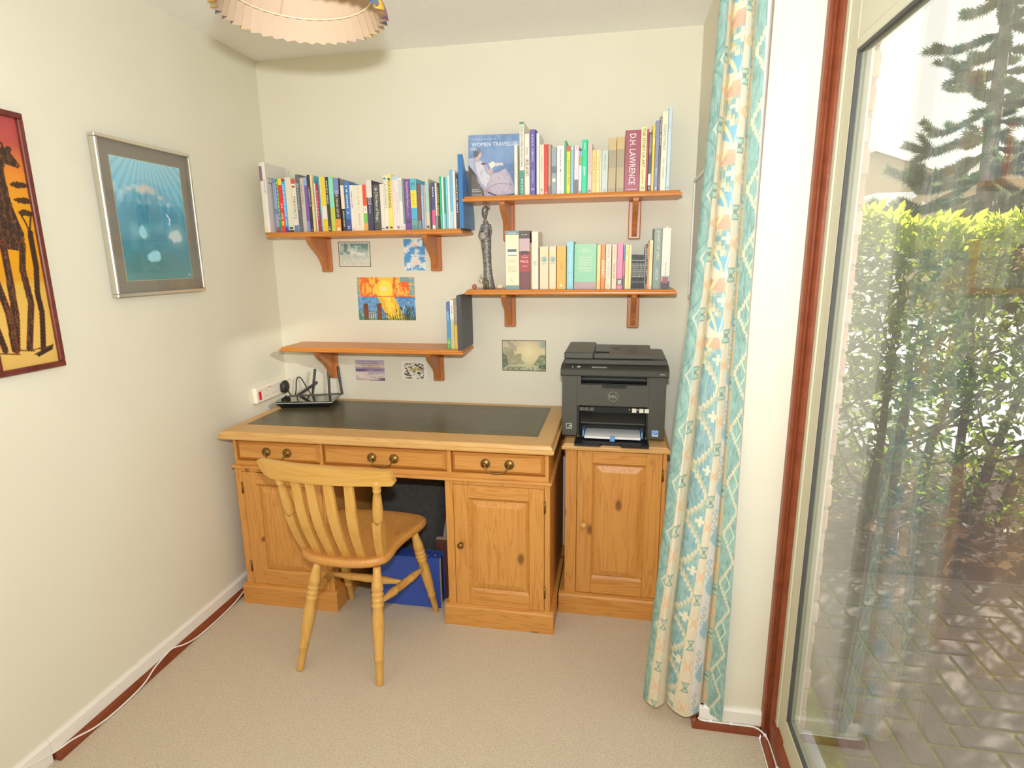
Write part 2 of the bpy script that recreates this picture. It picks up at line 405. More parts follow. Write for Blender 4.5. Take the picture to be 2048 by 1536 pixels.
# aluminium frame
FX0, FX1 = 2.2, 2.2365
def frame_piece(y0, y1, z0, z1, name='frame_bar', x0=FX0, x1=FX1): wp(MB().cbox(x0, x1, y0, y1, z0, z1, 0.002), name, ALU)
frame_piece(-1.100, -1.0145, 0.072, 2.36, 'frame_stile', x0=2.2146)
frame_piece(-1.094, -1.0145, 0.072, 2.36, 'frame_stile', x0=2.2046, x1=2.2145)
frame_piece(-1.0365, -1.0146, 0.073, 2.36, 'frame_stile', x0=2.199, x1=2.2045)
frame_piece(-2.5, -1.1005, 0.072, 0.158, 'frame_rail')
frame_piece(-2.5, -1.1005, 1.951, 1.9735, 'transom')
frame_piece(-2.5, -1.1005, 1.9745, 2.06, 'transom', x0=2.203)
frame_piece(-2.5, -1.1005, 2.33, 2.36, 'frame_rail')
frame_piece(-2.58, -2.501, 0.072, 2.36, 'frame_stile')
frame_piece(-3.92, -2.581, 0.072, 0.158, 'frame_rail'); frame_piece(-3.92, -2.581, 2.33, 2.36, 'frame_rail')
frame_piece(-3.92, -3.84, 0.159, 2.329, 'frame_stile')
g = MB()
for (a, b_, c, d_) in ((-1.108,-1.1006,0.158,1.951),(-2.5,-1.109,0.1585,0.166),(-2.5,-1.109,1.943,1.9505),(-1.108,-1.1006,2.0605,2.33),(-2.5,-1.109,2.0605,2.068)):
    g.box(2.2025, 2.2115, a, b_, c, d_)
wp(g, 'gasket', GASK)
for (y0,y1,z0,z1) in ((-2.5,-1.102,0.159,1.9505),(-2.5,-1.102,2.061,2.329),(-3.839,-2.581,0.159,2.329)):
    wp(MB().box(2.2125, 2.2185, y0, y1, z0, z1), 'pane', GLASS, 'clear glass pane with reflections of the room')
wp(MB().box(2.237, 2.30, -3.92, -1.03, -0.02, 0.07), 'outer_sill', plain('c9cdd6', 0.4))

# brick outer leaf whose end shows past the glass
MORT = noisy('mortar', 'b9ac9a', 'c9bfae', 40, 0.9)
lf = struct(MB().box(2.267, 2.292, -0.984, 0.12, -0.12, H), 'wall_outside', MORT)
wp(MB().cbox(2.237, 2.266, -1.03, -0.976, -0.02, H, 0.003), 'outer_bead', plain('f4f3f0', 0.4))
BRK = [noisy('brick_face_%d' % i, a, b_, 35, 0.9, 0.4, 90) for i, (a, b_) in enumerate((('d2b09e','dcc0b0'),('caa592','d6b6a6'),('dabfae','e4cdbe')))]
bme = [MB().cbox(-0.0135, 0.0135, 0, 0.215, 0, 0.0645, 0.005).mesh('brick', mt) for mt in BRK]
for k in range(33):
    o = bpy.data.objects.new('brick', bme[(k*5) % 3]); COL.objects.link(o); o.parent = lf
    o.location = (2.2805 + 0.0012*((k*7) % 5 - 2), -0.996 + 0.0025*((k*3) % 4), -0.11 + 0.075*k)

struct(MB().box(-0.4, 2.72, -6.5, 1.2, 2.62, 2.7), 'shade_roof_unseen', plain('8a7a6c', 0.8))  # unseen slab added to keep sky light off the paving and hedge
struct(MB().box(2.3, 2.72, -6.5, 1.2, 2.56, 2.62), 'shade_eaves_unseen', plain('efeeea', 0.6))  # unseen overhang added with the slab above, also there for shade
# ================================================================== outdoors
GZ = -0.10
MOSS = noisy('moss_joints', '59621c', '868a30', 45, 1.0, 0.6, 150)
pav = struct(MB().box(2.36, 4.62, -2.7, 0.27, GZ-0.2, GZ-0.008), 'paving', MOSS)
PB = [noisy('paver_%d' % i, a, b_, 60, 0.9, 0.3, 160) for i, (a, b_) in enumerate((('5e554e','6c625a'),('655b53','73685f'),('574f49','675d56')))]
pm = []
for mt in PB:
    pm.append((MB().cbox(0.006, 0.194, 0.006, 0.094, -0.05, 0, 0.005).mesh('brick', mt), MB().cbox(0.006, 0.094, 0.006, 0.194, -0.05, 0, 0.005).mesh('brick', mt)))
cnt = 0; COV = set()
for i in range(0, 22):
    for j in range(-26, 3):
        r = (i-j) % 4
        if r not in (0, 3): continue
        x, y = 2.44 + 0.1*i, -0.02 + 0.1*j
        ex_, ey_ = (0.2, 0.1) if r == 0 else (0.1, 0.2)
        if x < 2.33 or x+ex_ > 4.61 or y < -1.95 or y+ey_ > 0.185: continue
        if x - 2.2 > 1.2*(y+2.6): continue
        for q in ((0,0),(1,0) if r == 0 else (0,1)): COV.add((i+q[0], j+q[1]))
        o = bpy.data.objects.new('brick', pm[random.randrange(3)][0 if r == 0 else 1]); COL.objects.link(o); o.parent = pav
        o.location = (x, y, GZ + random.uniform(-0.002, 0.002)); o.rotation_euler = (random.uniform(-.008,.008), random.uniform(-.008,.008), random.uniform(-.01,.01)); cnt += 1
hm = [MB().cbox(0.006, 0.094, 0.006, 0.094, -0.05, 0, 0.005).mesh('brick', mt) for mt in PB]; sm_ = [MB().cbox(0.004, 0.196, 0.004, 0.094, -0.05, 0, 0.005).mesh('brick', mt) for mt in PB]
for i in range(0, 21):
    for j in range(-12, 2):
        if (i, j) in COV: continue
        x, y = 2.44+0.1*i, -0.02+0.1*j
        if x+0.1 > 4.61 or x - 2.2 > 1.2*(y+2.6): continue
        o = bpy.data.objects.new('brick', hm[(i*3+j) % 3]); COL.objects.link(o); o.parent = pav; o.location = (x, y, GZ)
for i in range(11):                        # straight edging course along the bed
    o = bpy.data.objects.new('brick', sm_[i % 3]); COL.objects.link(o); o.parent = pav; o.location = (2.40+0.2*i, 0.176, GZ+0.001)
# soil bed with litter
def terrain(name, x0,x1,y0,y1,z,amp,nx,ny,mat,seed):
    rs = np.random.RandomState(seed); p = Pic(nx,ny); nz = p.noise(nx/3,ny/3,seed)
    mb = MB(); 
    mb.add([(x0+(x1-x0)*i/(nx-1), y0+(y1-y0)*j/(ny-1), z+amp*nz[j,i]) for j in range(ny) for i in range(nx)], [(j*nx+i,j*nx+i+1,(j+1)*nx+i+1,(j+1)*nx+i) for j in range(ny-1) for i in range(nx-1)], True)
    return struct(mb, name, mat, fix=False)
SOIL = noisy('leaf_litter_soil', '2a1e18', '4c3628', 25, 1.0, 0.8, 60)
struct(MB().box(2.36, 6.0, 0.289, 2.3, GZ-0.3, GZ-0.022), 'soil_base', SOIL)
terrain('soil_bed', 2.36, 6.0, 0.286, 2.3, GZ-0.035, 0.10, 60, 30, SOIL, 3)
struct(MB().box(2.36, 6.0, 0.272, 0.288, GZ-0.1, GZ+0.006), 'paving_edge', PB[0])
struct(MB().box(-4, 60, 2.31, 60, GZ-0.3, GZ-0.05), 'ground', noisy('pale_ground', 'b7b4ae', 'd0cdc6', 6, 0.9))
struct(MB().box(6.01, 60, -20, 2.3, GZ-0.3, GZ-0.06), 'ground', noisy('pale_ground', 'b7b4ae', 'd0cdc6', 6, 0.9))
struct(MB().box(2.36, 6.0, -20, -2.71, GZ-0.3, GZ-0.02), 'ground', PB[1])
struct(MB().box(4.63, 6.0, -2.7, 0.27, GZ-0.3, GZ-0.02), 'ground', PB[1])
LIT = [plain('5a3c26', 0.8), plain('744e34', 0.8), plain('8a6a4a', 0.8)]
mb = MB()
for k in range(900):
    x = random.uniform(2.5, 5.0); y = random.uniform(0.3, 1.9); z = GZ+0.045+random.uniform(0,0.03); a = random.uniform(0,6.28); L = random.uniform(0.02,0.05); wd = L*0.4
    c, s_ = math.cos(a)*L, math.sin(a)*L; px, py = -math.sin(a)*wd, math.cos(a)*wd; t = random.uniform(-0.02,0.02)
    mb.add([(x-c,y-s_,z),(x+px,y+py,z+t),(x+c,y+s_,z+t*0.5),(x-px,y-py,z-t)], [(0,1,2,3)], mi=k%3)
for k in range(160):
    x = random.uniform(2.5, 5.0); y = random.uniform(0.3, 1.9); a = random.uniform(0,6.28); L = random.uniform(0.08,0.3)
    mb.tube([(x,y,GZ+0.06+random.uniform(0,.05)),(x+math.cos(a)*L,y+math.sin(a)*L,GZ+0.07+random.uniform(0,.1))], 0.003, 4, mi=k%3)
o = mb.build('leaf_litter', LIT, fix=False); tag(o, 'dry leaves and twigs littering the soil under the hedge', 'leaves'); o['kind'] = 'stuff'

# leaf material: lit through by the sun
def leaf_mat(name, c, tr, tcol):
    m, n, l, b = new_mat(name); b.inputs['Base Color'].default_value = hexc(c); b.inputs['Roughness'].default_value = 0.35
    t = n.new('ShaderNodeBsdfTranslucent'); t.inputs[0].default_value = hexc(tcol)
    x = n.new('ShaderNodeMixShader'); x.inputs[0].default_value = tr; l.new(b.outputs[0], x.inputs[1]); l.new(t.outputs[0], x.inputs[2]); l.new(x.outputs[0], n['Material Output'].inputs[0])
    return m
LEAF = [leaf_mat('laurel_leaf', '3c6329', 0.35, 'b4c834'), leaf_mat('laurel_leaf_sunlit', '628c34', 0.5, 'd9e04a'), leaf_mat('laurel_leaf_dark', '29491f', 0.25, '86a830')]  # second one, for the hedge top: sunlight put into its paler colour
def leaf_geo(L=0.085, W=0.034):
    vs = [(0,0,0),(L*0.3,W*0.42,0.006),(L*0.65,W*0.45,0.004),(L,0,-0.010),(L*0.65,-W*0.45,0.004),(L*0.3,-W*0.42,0.006),(L*0.33,0,-0.002),(L*0.66,0,-0.004)]
    return vs, [(0,6,1),(1,6,7,2),(2,7,3),(0,5,6),(5,4,7,6),(4,3,7)]
LV, LF = leaf_geo()
def leaf_matrix(p, up_bias=0.5, sc_=1.0):
    d = Vector((random.gauss(0,1), random.gauss(-0.3,1), random.gauss(up_bias,0.8))).normalized(); n_ = Vector((random.gauss(0,.6), random.gauss(-0.2,.6), 1)).normalized()
    n_ = (n_-d*n_.dot(d)).normalized(); b_ = n_.cross(d)
    Mx = Matrix((d,b_,n_)).transposed().to_4x4() @ Matrix.Scale(sc_,4); Mx.translation = p
    return Mx
hedge = thing('hedge', 'tall clipped laurel hedge with sunlit yellow green top outside the window', 'hedge', (3.4, 0.95, GZ))
def in_hedge(k):
    x = random.uniform(2.42, 4.75) if random.random() < .8 else random.uniform(4.75, 7.2); f = random.random()
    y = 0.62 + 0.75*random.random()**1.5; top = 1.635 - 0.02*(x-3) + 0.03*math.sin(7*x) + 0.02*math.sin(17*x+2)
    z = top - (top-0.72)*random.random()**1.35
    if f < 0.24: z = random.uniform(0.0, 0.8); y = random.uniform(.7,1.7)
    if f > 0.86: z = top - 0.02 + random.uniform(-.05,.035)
    return Vector((x,y,z)), z > top-0.12
mb = MB()
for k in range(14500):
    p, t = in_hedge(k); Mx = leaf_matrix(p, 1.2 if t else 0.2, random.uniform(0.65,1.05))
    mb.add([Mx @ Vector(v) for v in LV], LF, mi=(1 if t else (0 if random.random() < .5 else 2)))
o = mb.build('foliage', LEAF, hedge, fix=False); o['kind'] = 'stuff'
lms = [MB().add(LV, LF).mesh('leaf', mt, fix=False) for mt in LEAF]
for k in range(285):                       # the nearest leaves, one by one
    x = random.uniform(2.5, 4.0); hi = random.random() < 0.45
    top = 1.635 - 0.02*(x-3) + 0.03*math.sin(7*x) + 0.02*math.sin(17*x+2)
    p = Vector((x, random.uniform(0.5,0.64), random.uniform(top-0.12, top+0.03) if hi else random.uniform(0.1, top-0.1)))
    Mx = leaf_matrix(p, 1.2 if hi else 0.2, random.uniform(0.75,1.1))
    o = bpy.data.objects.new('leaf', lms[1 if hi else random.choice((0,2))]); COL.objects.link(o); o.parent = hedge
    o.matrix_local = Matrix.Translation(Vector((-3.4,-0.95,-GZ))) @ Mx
STEM = noisy('hedge_bark', '33271e', '4d3c2e', 30, 0.9, 0.5, 60)
for k in range(15):
    x = 2.5 + 0.16*k + random.uniform(-.05,.05); y = random.uniform(0.75,1.3); lean = random.uniform(-.25,.3)
    pts = [(x,y,GZ+0.02),(x+lean*.3,y+random.uniform(-.05,.05),0.35),(x+lean*.7,y+random.uniform(-.1,.1),0.8),(x+lean+random.uniform(-.1,.1),y,1.35)]
    m = MB().tube(catmull(pts,5), [0.034-0.0018*i for i in range(16)], 8)
    for q in range(4):
        z0 = random.uniform(0.15,0.9); s_ = random.choice((-1,1)); xx = x+lean*z0*.8
        m.tube(catmull([(xx,y,z0),(xx+s_*0.15,y-0.12,z0+0.12),(xx+s_*0.3,y-0.25,z0+0.38)],4), [0.011,0.010,0.010,0.009,0.008,0.007,0.006,0.005,0.005], 5)
    m.build('stem', STEM, hedge)

# monkey puzzle tree
SPK = leaf_mat('monkey_puzzle_leaf', '4e6650', 0.2, '9ab070')
BARK = noisy('monkey_puzzle_bark', '6a665c', '85806f', 12, 0.9, 0.6, 25)
TX, TY = 6.75, 7.0
tree = thing('monkey_puzzle_tree', 'spiky monkey puzzle tree standing beyond the hedge against the white sky', 'tree', (TX, TY, GZ-0.05))
MB().tube(catmull([(TX,TY,GZ-0.06),(TX+0.03,TY,1.6),(TX-0.02,TY,3.4),(TX-0.08,TY,5.6)],6), [0.15-0.0055*i for i in range(19)], 10).build('trunk', BARK, tree)
def spiky(L, droop, seed):
    rs = random.Random(seed); pts = catmull([(0,0,0),(L*.35,0,-droop*.6),(L*.7,0,-droop),(L,0,-droop*.55+0.06)],6); n = len(pts)
    m = MB().tube(pts, [0.03-0.016*i/n for i in range(n)], 6)
    N = int(340*L)
    for k in range(N):
        t = (0.12+0.88*k/N)*(n-1); i = min(int(t),n-2); p = pts[i].lerp(pts[i+1],t-i); d = (pts[i+1]-pts[i]).normalized()
        a = d.orthogonal().normalized(); b_ = d.cross(a); an = k*2.399; rad = a*math.cos(an)+b_*math.sin(an); tg = d.cross(rad)
        q = p+rad*0.02; tip = p+rad*rs.uniform(.075,.11)+d*rs.uniform(.05,.085)
        m.add([q+tg*0.020, q-tg*0.020, tip, q.lerp(tip,.5)+d*0.012+tg*0.016, q.lerp(tip,.5)+d*0.012-tg*0.016], [(0,1,4,3),(3,4,2)])
    for s_ in range(3):
        if L < 0.7: break
        t = rs.uniform(.45,.85)*(n-1); i = int(t); p = pts[i]; sg = rs.choice((-1,1)); e = p+Vector((0.22,0.26*sg,rs.uniform(0,.16)))
        dd = (e-p); a = dd.normalized().orthogonal().normalized(); b_ = dd.normalized().cross(a)
        m.tube([p,e],0.02,5)
        for k in range(70):
            c = p+dd*(k/70); an = k*2.399; rad = a*math.cos(an)+b_*math.sin(an); tg = dd.normalized().cross(rad); tip = c+rad*.085+dd.normalized()*.07
            m.add([c+tg*.018+rad*.015, c-tg*.018+rad*.015, tip], [(0,1,2)])
    return m.mesh('branch', SPK, fix=False)
BV = [spiky(1.35,.30,1), spiky(1.1,.22,2), spiky(0.8,.10,3), spiky(0.55,.0,4), spiky(1.0,.35,5)]
k = 0
for lev in range(13):
    z = 1.35 + lev*0.31; nb = 5
    for q in range(nb):
        an = 2*math.pi*q/nb + lev*0.9 + random.uniform(-.25,.25)
        mi_ = (0,4,0)[k%3] if z < 3.0 else ((1,4,2)[k%3] if z < 4.0 else (2,3)[k%2]); k += 1
        o = bpy.data.objects.new('branch', BV[mi_]); COL.objects.link(o); o.parent = tree
        o.location = (-0.02*lev*0.25, 0, z-(GZ-0.05)+random.uniform(-.08,.08)); o.rotation_euler = (random.uniform(-.5,.5), random.uniform(-.25,.2), an)
        s_ = random.uniform(.78,1.02); o.scale = (s_,)*3

# the neighbour's house and the white outbuilding in front of it
TAN = plain('b9a684', 0.8); ROOF = noisy('roof_tiles', '8d8178', 'a0948a', 8, 0.9); FASC = plain('f6f8fc', 0.5)
hs = thing('house', 'tan gabled house with white bargeboards beyond the hedge', 'house', (8.5, 18, GZ-0.05))
MB().prism([(6.3,GZ-.05),(10.9,GZ-.05),(10.9,3.45),(8.5,4.3),(6.3,3.5)], 'y', 16.0, 24.0).build('wall', TAN, hs)
for s_, ex_ in ((1, 11.3), (-1, 5.7)):
    zz = 4.42-0.36*abs(ex_-8.5)
    MB().prism([(8.5,4.42),(ex_,zz),(ex_,zz-.10),(8.5,4.32)], 'y', 15.72, 24.2).build('roof', ROOF, hs)
    MB().prism([(8.5,4.44),(ex_,zz+.02),(ex_,zz-.17),(8.5,4.25)], 'y', 15.64, 15.715).build('bargeboard', FASC, hs)
MB().box(9.3,10.2,15.96,16.05,1.0,2.2).build('window', plain('e8ecef',0.3), hs)
h3 = thing('house', 'second house whose pale roof edge slopes behind the monkey puzzle tree', 'house', (14, 22, GZ-0.05))
MB().prism([(11.9,GZ-.05),(17.5,GZ-.05),(17.5,3.5),(15.2,4.6),(11.9,3.4)], 'y', 20.0, 26.0).build('wall', TAN, h3)
MB().prism([(15.2,4.85),(11.5,3.55),(11.5,3.4),(15.2,4.7)], 'y', 19.6, 26.2).build('roof', ROOF, h3)
MB().prism([(15.2,4.87),(11.5,3.57),(11.5,3.38),(15.2,4.68)], 'y', 19.5, 19.59).build('bargeboard', FASC, h3)
ob = thing('outbuilding', 'low white flat topped outbuilding peeping over the hedge before the tan house', 'outbuilding', (7.6, 12.2, GZ-0.05))
MB().box(7.25,7.95,11.9,13.0,GZ-.05,2.68).build('wall', plain('e9eef6',0.5), ob)
MB().cbox(7.2,8.0,11.84,13.05,2.68,2.80,0.02).build('flat_roof', plain('f2f5fa',0.5), ob)

# ================================================================== pine pedestal desk
def loft(levels, name, mat, parent):
    """levels [(z, x0, x1, y0, y1)] stacked rectangles: a slab with a moulded edge"""
    vs = []; fs = []
    for z,x0,x1,y0,y1 in levels: vs += [(x0,y0,z),(x1,y0,z),(x1,y1,z),(x0,y1,z)]
    n = len(levels)
    for i in range(n-1):
        for k in range(4): fs.append((4*i+k, 4*i+(k+1)%4, 4*i+4+(k+1)%4, 4*i+4+k))
    fs += [(3,2,1,0), tuple(4*(n-1)+k for k in range(4))]
    return MB().add(vs, fs).build(name, mat, parent)
def moulded(x0,x1,y0,y1,z0,z1,ov):
    """ogee: wide in the middle, drawn in towards the top"""
    h = z1-z0
    pr = [(0,.30),(0.12,.05),(0.3,0),(0.52,0.03),(0.58,.38),(0.75,.5),(0.9,.62),(1,.85)]
    return [(z0+h*t, x0+ov*i, x1-ov*i, y0+ov*i, y1) for t,i in pr]
def knob(c, parent, mat, r=0.014, name='knob'):
    MB().lathe([(0,.55*r),(.12,.5*r),(.3,.42*r),(.42,.6*r),(.55,.95*r),(.75,r),(.9,.8*r),(1,.35*r)], c, (c[0],c[1]-2.1*r,c[2]), 16).build(name, mat, parent)
def door(parent, x0,x1,z0,z1,yf, st, rl, rb, knobmat, knobpos, hinge_x, name='door'):
    g = 0.0015; x0+=g; x1-=g; z0+=g; z1-=g; yb = yf+0.018
    a0,a1,b0,b1 = x0+st,x1-st,z0+rb,z1-rl
    m = MB().box(a0,a1,yb-.0008,yb+.002,b0,b1)                                              # moulded lip sloping in to the panel
    w_ = 0.010
    for q in ([(a0,b0),(a0+w_,b0+w_),(a0+w_,b1-w_),(a0,b1)],[(a1,b1),(a1-w_,b1-w_),(a1-w_,b0+w_),(a1,b0)],[(a0,b1),(a0+w_,b1-w_),(a1-w_,b1-w_),(a1,b1)],[(a1,b0),(a1-w_,b0+w_),(a0+w_,b0+w_),(a0,b0)]):
        (u0,v0),(u1,v1),(u2,v2),(u3,v3) = q
        m.quad((u0,yf,v0),(u1,yf+.009,v1),(u2,yf+.009,v2),(u3,yf,v3))
    d = m.build(name, PX('x'), parent, fix=False)
    MB().cbox(x0,a0,yf,yb,z0,z1,0.002).build('stile', PX('z'), d); MB().cbox(a1,x1,yf,yb,z0,z1,0.002).build('stile', PX('z'), d)
    MB().cbox(a0,a1,yf+.0003,yb,z1-rl,z1,0.0015).build('rail', PX('x'), d); MB().cbox(a0,a1,yf+.0003,yb,z0,z0+rb,0.0015).build('rail', PX('x'), d)
    m = MB().box(a0,a1,yf+.0115,yb-.001,b0,b1).frustum(a0+.011,a1-.011,b0+.011,b1-.011,yf+.011,yf+.003,0.026)
    m.build('panel', PX('z'), d)
    knob((knobpos[0],yf,knobpos[1]), d, knobmat, 0.013)
    for zz in (z0+.16*(z1-z0), z0+.86*(z1-z0)):
        MB().lathe([(0,.0035),(1,.0035)], (hinge_x,yf-.001,zz-.025), (hinge_x,yf-.001,zz+.025), 8).build('hinge', BRASS, d)
    return d
def swan_handle(parent, xc, zc, yf, half=0.0475):
    m = MB()
    for s in (-1,1):
        c = (xc+s*half, yf, zc)
        m.lathe([(0,.019),(.35,.019),(.5,.015),(.62,.009),(1,.006)], c, (c[0],yf-.012,c[2]), 18)
        for k in range(14):
            an = 2*math.pi*k/14; m.ell((c[0]+.0165*math.cos(an),yf-.004,c[2]+.0165*math.sin(an)),(.003,.003,.003),6,4)
        m.ell((c[0],yf-.014,c[2]),(.007,.006,.007),10,6)
    P = catmull([(xc-half,yf-.016,zc-.002),(xc-half+.008,yf-.019,zc-.016),(xc-half+.022,yf-.021,zc-.028),(xc,yf-.022,zc-.030),(xc+half-.022,yf-.021,zc-.028),(xc+half-.008,yf-.019,zc-.016),(xc+half,yf-.016,zc-.002)],5)
    m.tube(P, [.0028+.0014*math.exp(-((i-15)/5.0)**2)*(1+.35*(i%2)) for i in range(len(P))], 8)
    return m.build('handle', BRASS, parent)

desk = thing('desk', 'waxed pine pedestal desk with dark leather top against the back wall', 'desk', (0.765,-0.31,0))
loft(moulded(0.056,1.462,-0.628,-0.012,0.772,0.806,0.017), 'top', PD('x'), desk)
LEA = noisy('desk_leather', '47432f', '57523b', 14, 0.3, 0.25, 240, spec=0.6, dist=0.002)
GOLD = plain('8f8450', 0.4, 0.2)
le = MB().box(0.112,1.386,-0.508,-0.052,0.8055,0.8068).build('leather_inset', LEA, desk, 'dark green leather writing surface')
m = MB()
for i0 in (0.020, 0.0235):
    a,b_,c,d_ = 0.112+i0,1.386-i0,-0.508+i0,-0.052-i0; t = 0.0013; z = 0.80685
    for q in ((a,b_,c,c+t),(a,b_,d_-t,d_),(a,a+t,c,d_),(b_-t,b_,c,d_)): m.box(q[0],q[1],q[2],q[3],z,z+.0002)
for k in range(60):
    x = 0.14+k*(1.22/59); m.box(x-.006,x+.004,-0.500,-0.4965,0.80685,0.80705)
m.build('gold_tooling', GOLD, le)
m = MB(); YF = -0.585
m.cbox(0.095,1.438,YF,-0.567,0.760,0.7725,.001).cbox(0.095,1.438,YF,-0.567,0.642,0.669,.001)
m.build('apron_rail', PX('x'), desk)
m = MB()
for a,b_ in ((0.095,0.1065),(0.4865,0.5005),(1.0325,1.0495),(1.4245,1.438)): m.box(a,b_,YF+.0002,-0.567,0.6695,0.7595)
m.box(0.095,0.113,-0.566,-0.03,0.642,0.772).box(1.42,1.438,-0.566,-0.03,0.642,0.772).box(0.1135,1.4195,-0.048,-0.03,0.645,0.772).box(0.1135,1.4195,-0.55,-0.049,0.642,0.648)
m.build('apron_frame', PX('z'), desk)
m = MB().prism([(YF-.001,.636),(YF-.012,.638),(YF-.013,.643),(YF-.009,.648),(YF-.001,.650)], 'x', 0.083,1.450)
m.prism([(0.0945,.636),(0.083,.638),(0.082,.643),(0.086,.648),(0.0945,.650)], 'y', YF-.0009,-0.03).prism([(1.4385,.636),(1.450,.638),(1.451,.643),(1.447,.648),(1.4385,.650)], 'y', YF-.0009,-0.03)
m.build('moulding', PX('x'), desk)
for x0,x1 in ((0.1065,0.4865),(0.5005,1.0325),(1.0495,1.4245)):
    g = .0016
    dr = MB().frustum(x0+g,x1-g,0.669+g,0.760-g,-0.572,YF-.004,0.016).box(x0+.006,x1-.006,-0.571,-0.10,0.672,0.752).build('drawer', PX('x'), desk)
    swan_handle(dr, (x0+x1)/2, 0.714, YF-.004)
def pedestal(x0,x1,kx,hx):
    m = MB().box(x0,x0+.018,-0.566,-0.03,0.09,0.637).box(x1-.018,x1,-0.566,-0.03,0.09,0.637).box(x0+.0185,x1-.0185,-0.06,-0.031,0.09,0.637).box(x0+.0185,x1-.0185,-0.561,-0.061,0.09,0.100)
    m.cbox(x0,x0+.032,YF,-0.5665,0.09,0.637,.0015).cbox(x1-.022,x1,YF,-0.5665,0.09,0.637,.0015)
    m.cbox(x0+.0325,x1-.0225,YF+.0003,-0.5665,0.620,0.637,.001)
    p_ = m.build('pedestal', PX('z'), desk)
    door(desk, x0+.032,x1-.022,0.0905,0.620,YF-.001,0.060,0.055,0.062,BRASS,(kx,0.363),hx)
    a0,a1 = x0-.014,x1+.016
    MB().prism([(-0.602,0),(-0.602,.080),(-0.598,.087),(-0.5862,.092),(-0.02,.092),(-0.02,0)], 'x', a0, a1).build('plinth', PX('x'), desk)
pedestal(0.085,0.505,0.455,0.115); pedestal(1.020,1.443,1.082,1.4225)

# ================================================================== pine bedside style cabinet under the printer
cab = thing('cabinet', 'small pine cabinet with one panelled door carrying the printer', 'cabinet', (1.69,-0.22,0))
loft([(0.738,1.484,1.890,-0.446,-0.01),(0.742,1.476,1.897,-0.456,-0.01),(0.752,1.474,1.899,-0.459,-0.01),(0.757,1.477,1.896,-0.456,-0.01),(0.759,1.481,1.892,-0.452,-0.01),(0.765,1.487,1.886,-0.446,-0.01)], 'top', PD('x'), cab)
m = MB().box(1.486,1.504,-0.408,-0.02,0.09,0.7375).box(1.872,1.89,-0.408,-0.02,0.09,0.7375).box(1.505,1.871,-0.05,-0.02,0.09,0.7375)
m.cbox(1.486,1.534,-0.425,-0.4085,0.09,0.7375,.002).cbox(1.874,1.89,-0.425,-0.4085,0.09,0.7375,.002)
m.build('carcass', PX('z'), cab)
MB().cbox(1.5345,1.8735,-0.4248,-0.4085,0.7315,0.7373,.001).build('rail', PX('x'), cab)
WK = wood('turned_pine', 'd8a864', 'c89650', 'y', knots=0.0)
door(cab, 1.534,1.874,0.0925,0.731,-0.426,0.063,0.052,0.070,WK,(1.566,0.412),1.876)
MB().prism([(-0.444,0),(-0.444,.080),(-0.440,.088),(-0.4262,.0925),(-0.015,.0925),(-0.015,0)], 'x', 1.464, 1.908).build('plinth', PX('x'), cab)

# ================================================================== chair
chair = thing('chair', 'light wooden farmhouse chair with turned legs pushed up to the desk', 'chair', (0.72,-0.76,0))
out = [(0.600,-0.497),(0.70,-0.492),(0.80,-0.497),(0.885,-0.512),(0.922,-0.545),(0.918,-0.60),(0.896,-0.68),(0.884,-0.76),(0.886,-0.82),(0.878,-0.868),(0.845,-0.902),(0.78,-0.922),(0.70,-0.925),(0.62,-0.915),(0.562,-0.888),(0.533,-0.845),(0.531,-0.79),(0.527,-0.70),(0.521,-0.62),(0.513,-0.56),(0.523,-0.515),(0.55,-0.501)]
P = [Vector((x,y,0)) for x,y in out]; loop = []
for i in range(len(P)):
    a,b_,c,d_ = P[i-1],P[i],P[(i+1)%len(P)],P[(i+2)%len(P)]
    for k in range(4):
        t = k/4; loop.append(0.5*((2*b_)+(c-a)*t+(2*a-5*b_+4*c-d_)*t*t+(3*b_-a-3*c+d_)*t**3))
cen = Vector((0.71,-0.70,0)); n = len(loop); vs = []; fs = []
rings = [(0.88,0.410),(0.975,0.413),(1.0,0.422),(1.0,0.434),(0.985,0.4425),(0.95,0.4445),(0.8,0.4385),(0.55,0.434),(0.25,0.433)]
for s_,z in rings: vs += [(cen.x+(p.x-cen.x)*s_, cen.y+(p.y-cen.y)*s_, z) for p in loop]
for i in range(len(rings)-1):
    for k in range(n): fs.append((i*n+k,i*n+(k+1)%n,(i+1)*n+(k+1)%n,(i+1)*n+k))
mb = MB().add(vs, fs, True); mb.f += [list(range(n))[::-1], [(len(rings)-1)*n+k for k in range(n)]]; mb.sm += [False,True]; mb.mi += [0,0]
mb.build('seat', SEATW, chair, 'honey coloured solid seat')
LEG = [(0,.013),(.05,.0145),(.15,.0205),(.195,.0215),(.205,.0175),(.22,.0215),(.235,.0225),(.25,.0175),(.265,.0215),(.28,.0225),(.295,.0175),(.31,.0215),(.33,.0215),(.345,.018),(.42,.0205),(.52,.021),(.62,.0195),(.74,.0155),(.765,.0175),(.785,.0175),(.795,.0145),(.9,.0135),(.99,.0125),(1,.011)]
LEGS = [((.620,-.893,.414),(.549,-.962,0)),((.853,-.897,.414),(.876,-.986,0)),((.893,-.615,.414),(.941,-.523,0)),((.548,-.605,.414),(.536,-.498,0))]
for a,b_ in LEGS: MB().lathe(LEG, a, b_, 16).build('leg', CH('z'), chair)
STR = [(0,.008),(.12,.0095),(.28,.0155),(.31,.0135),(.325,.0165),(.34,.0135),(.5,.016),(.66,.0135),(.675,.0165),(.69,.0135),(.72,.0155),(.88,.0095),(1,.008)]
def on(leg, z):
    a,b_ = Vector(leg[0]),Vector(leg[1]); t = (a.z-z)/(a.z-b_.z); return a.lerp(b_,t)
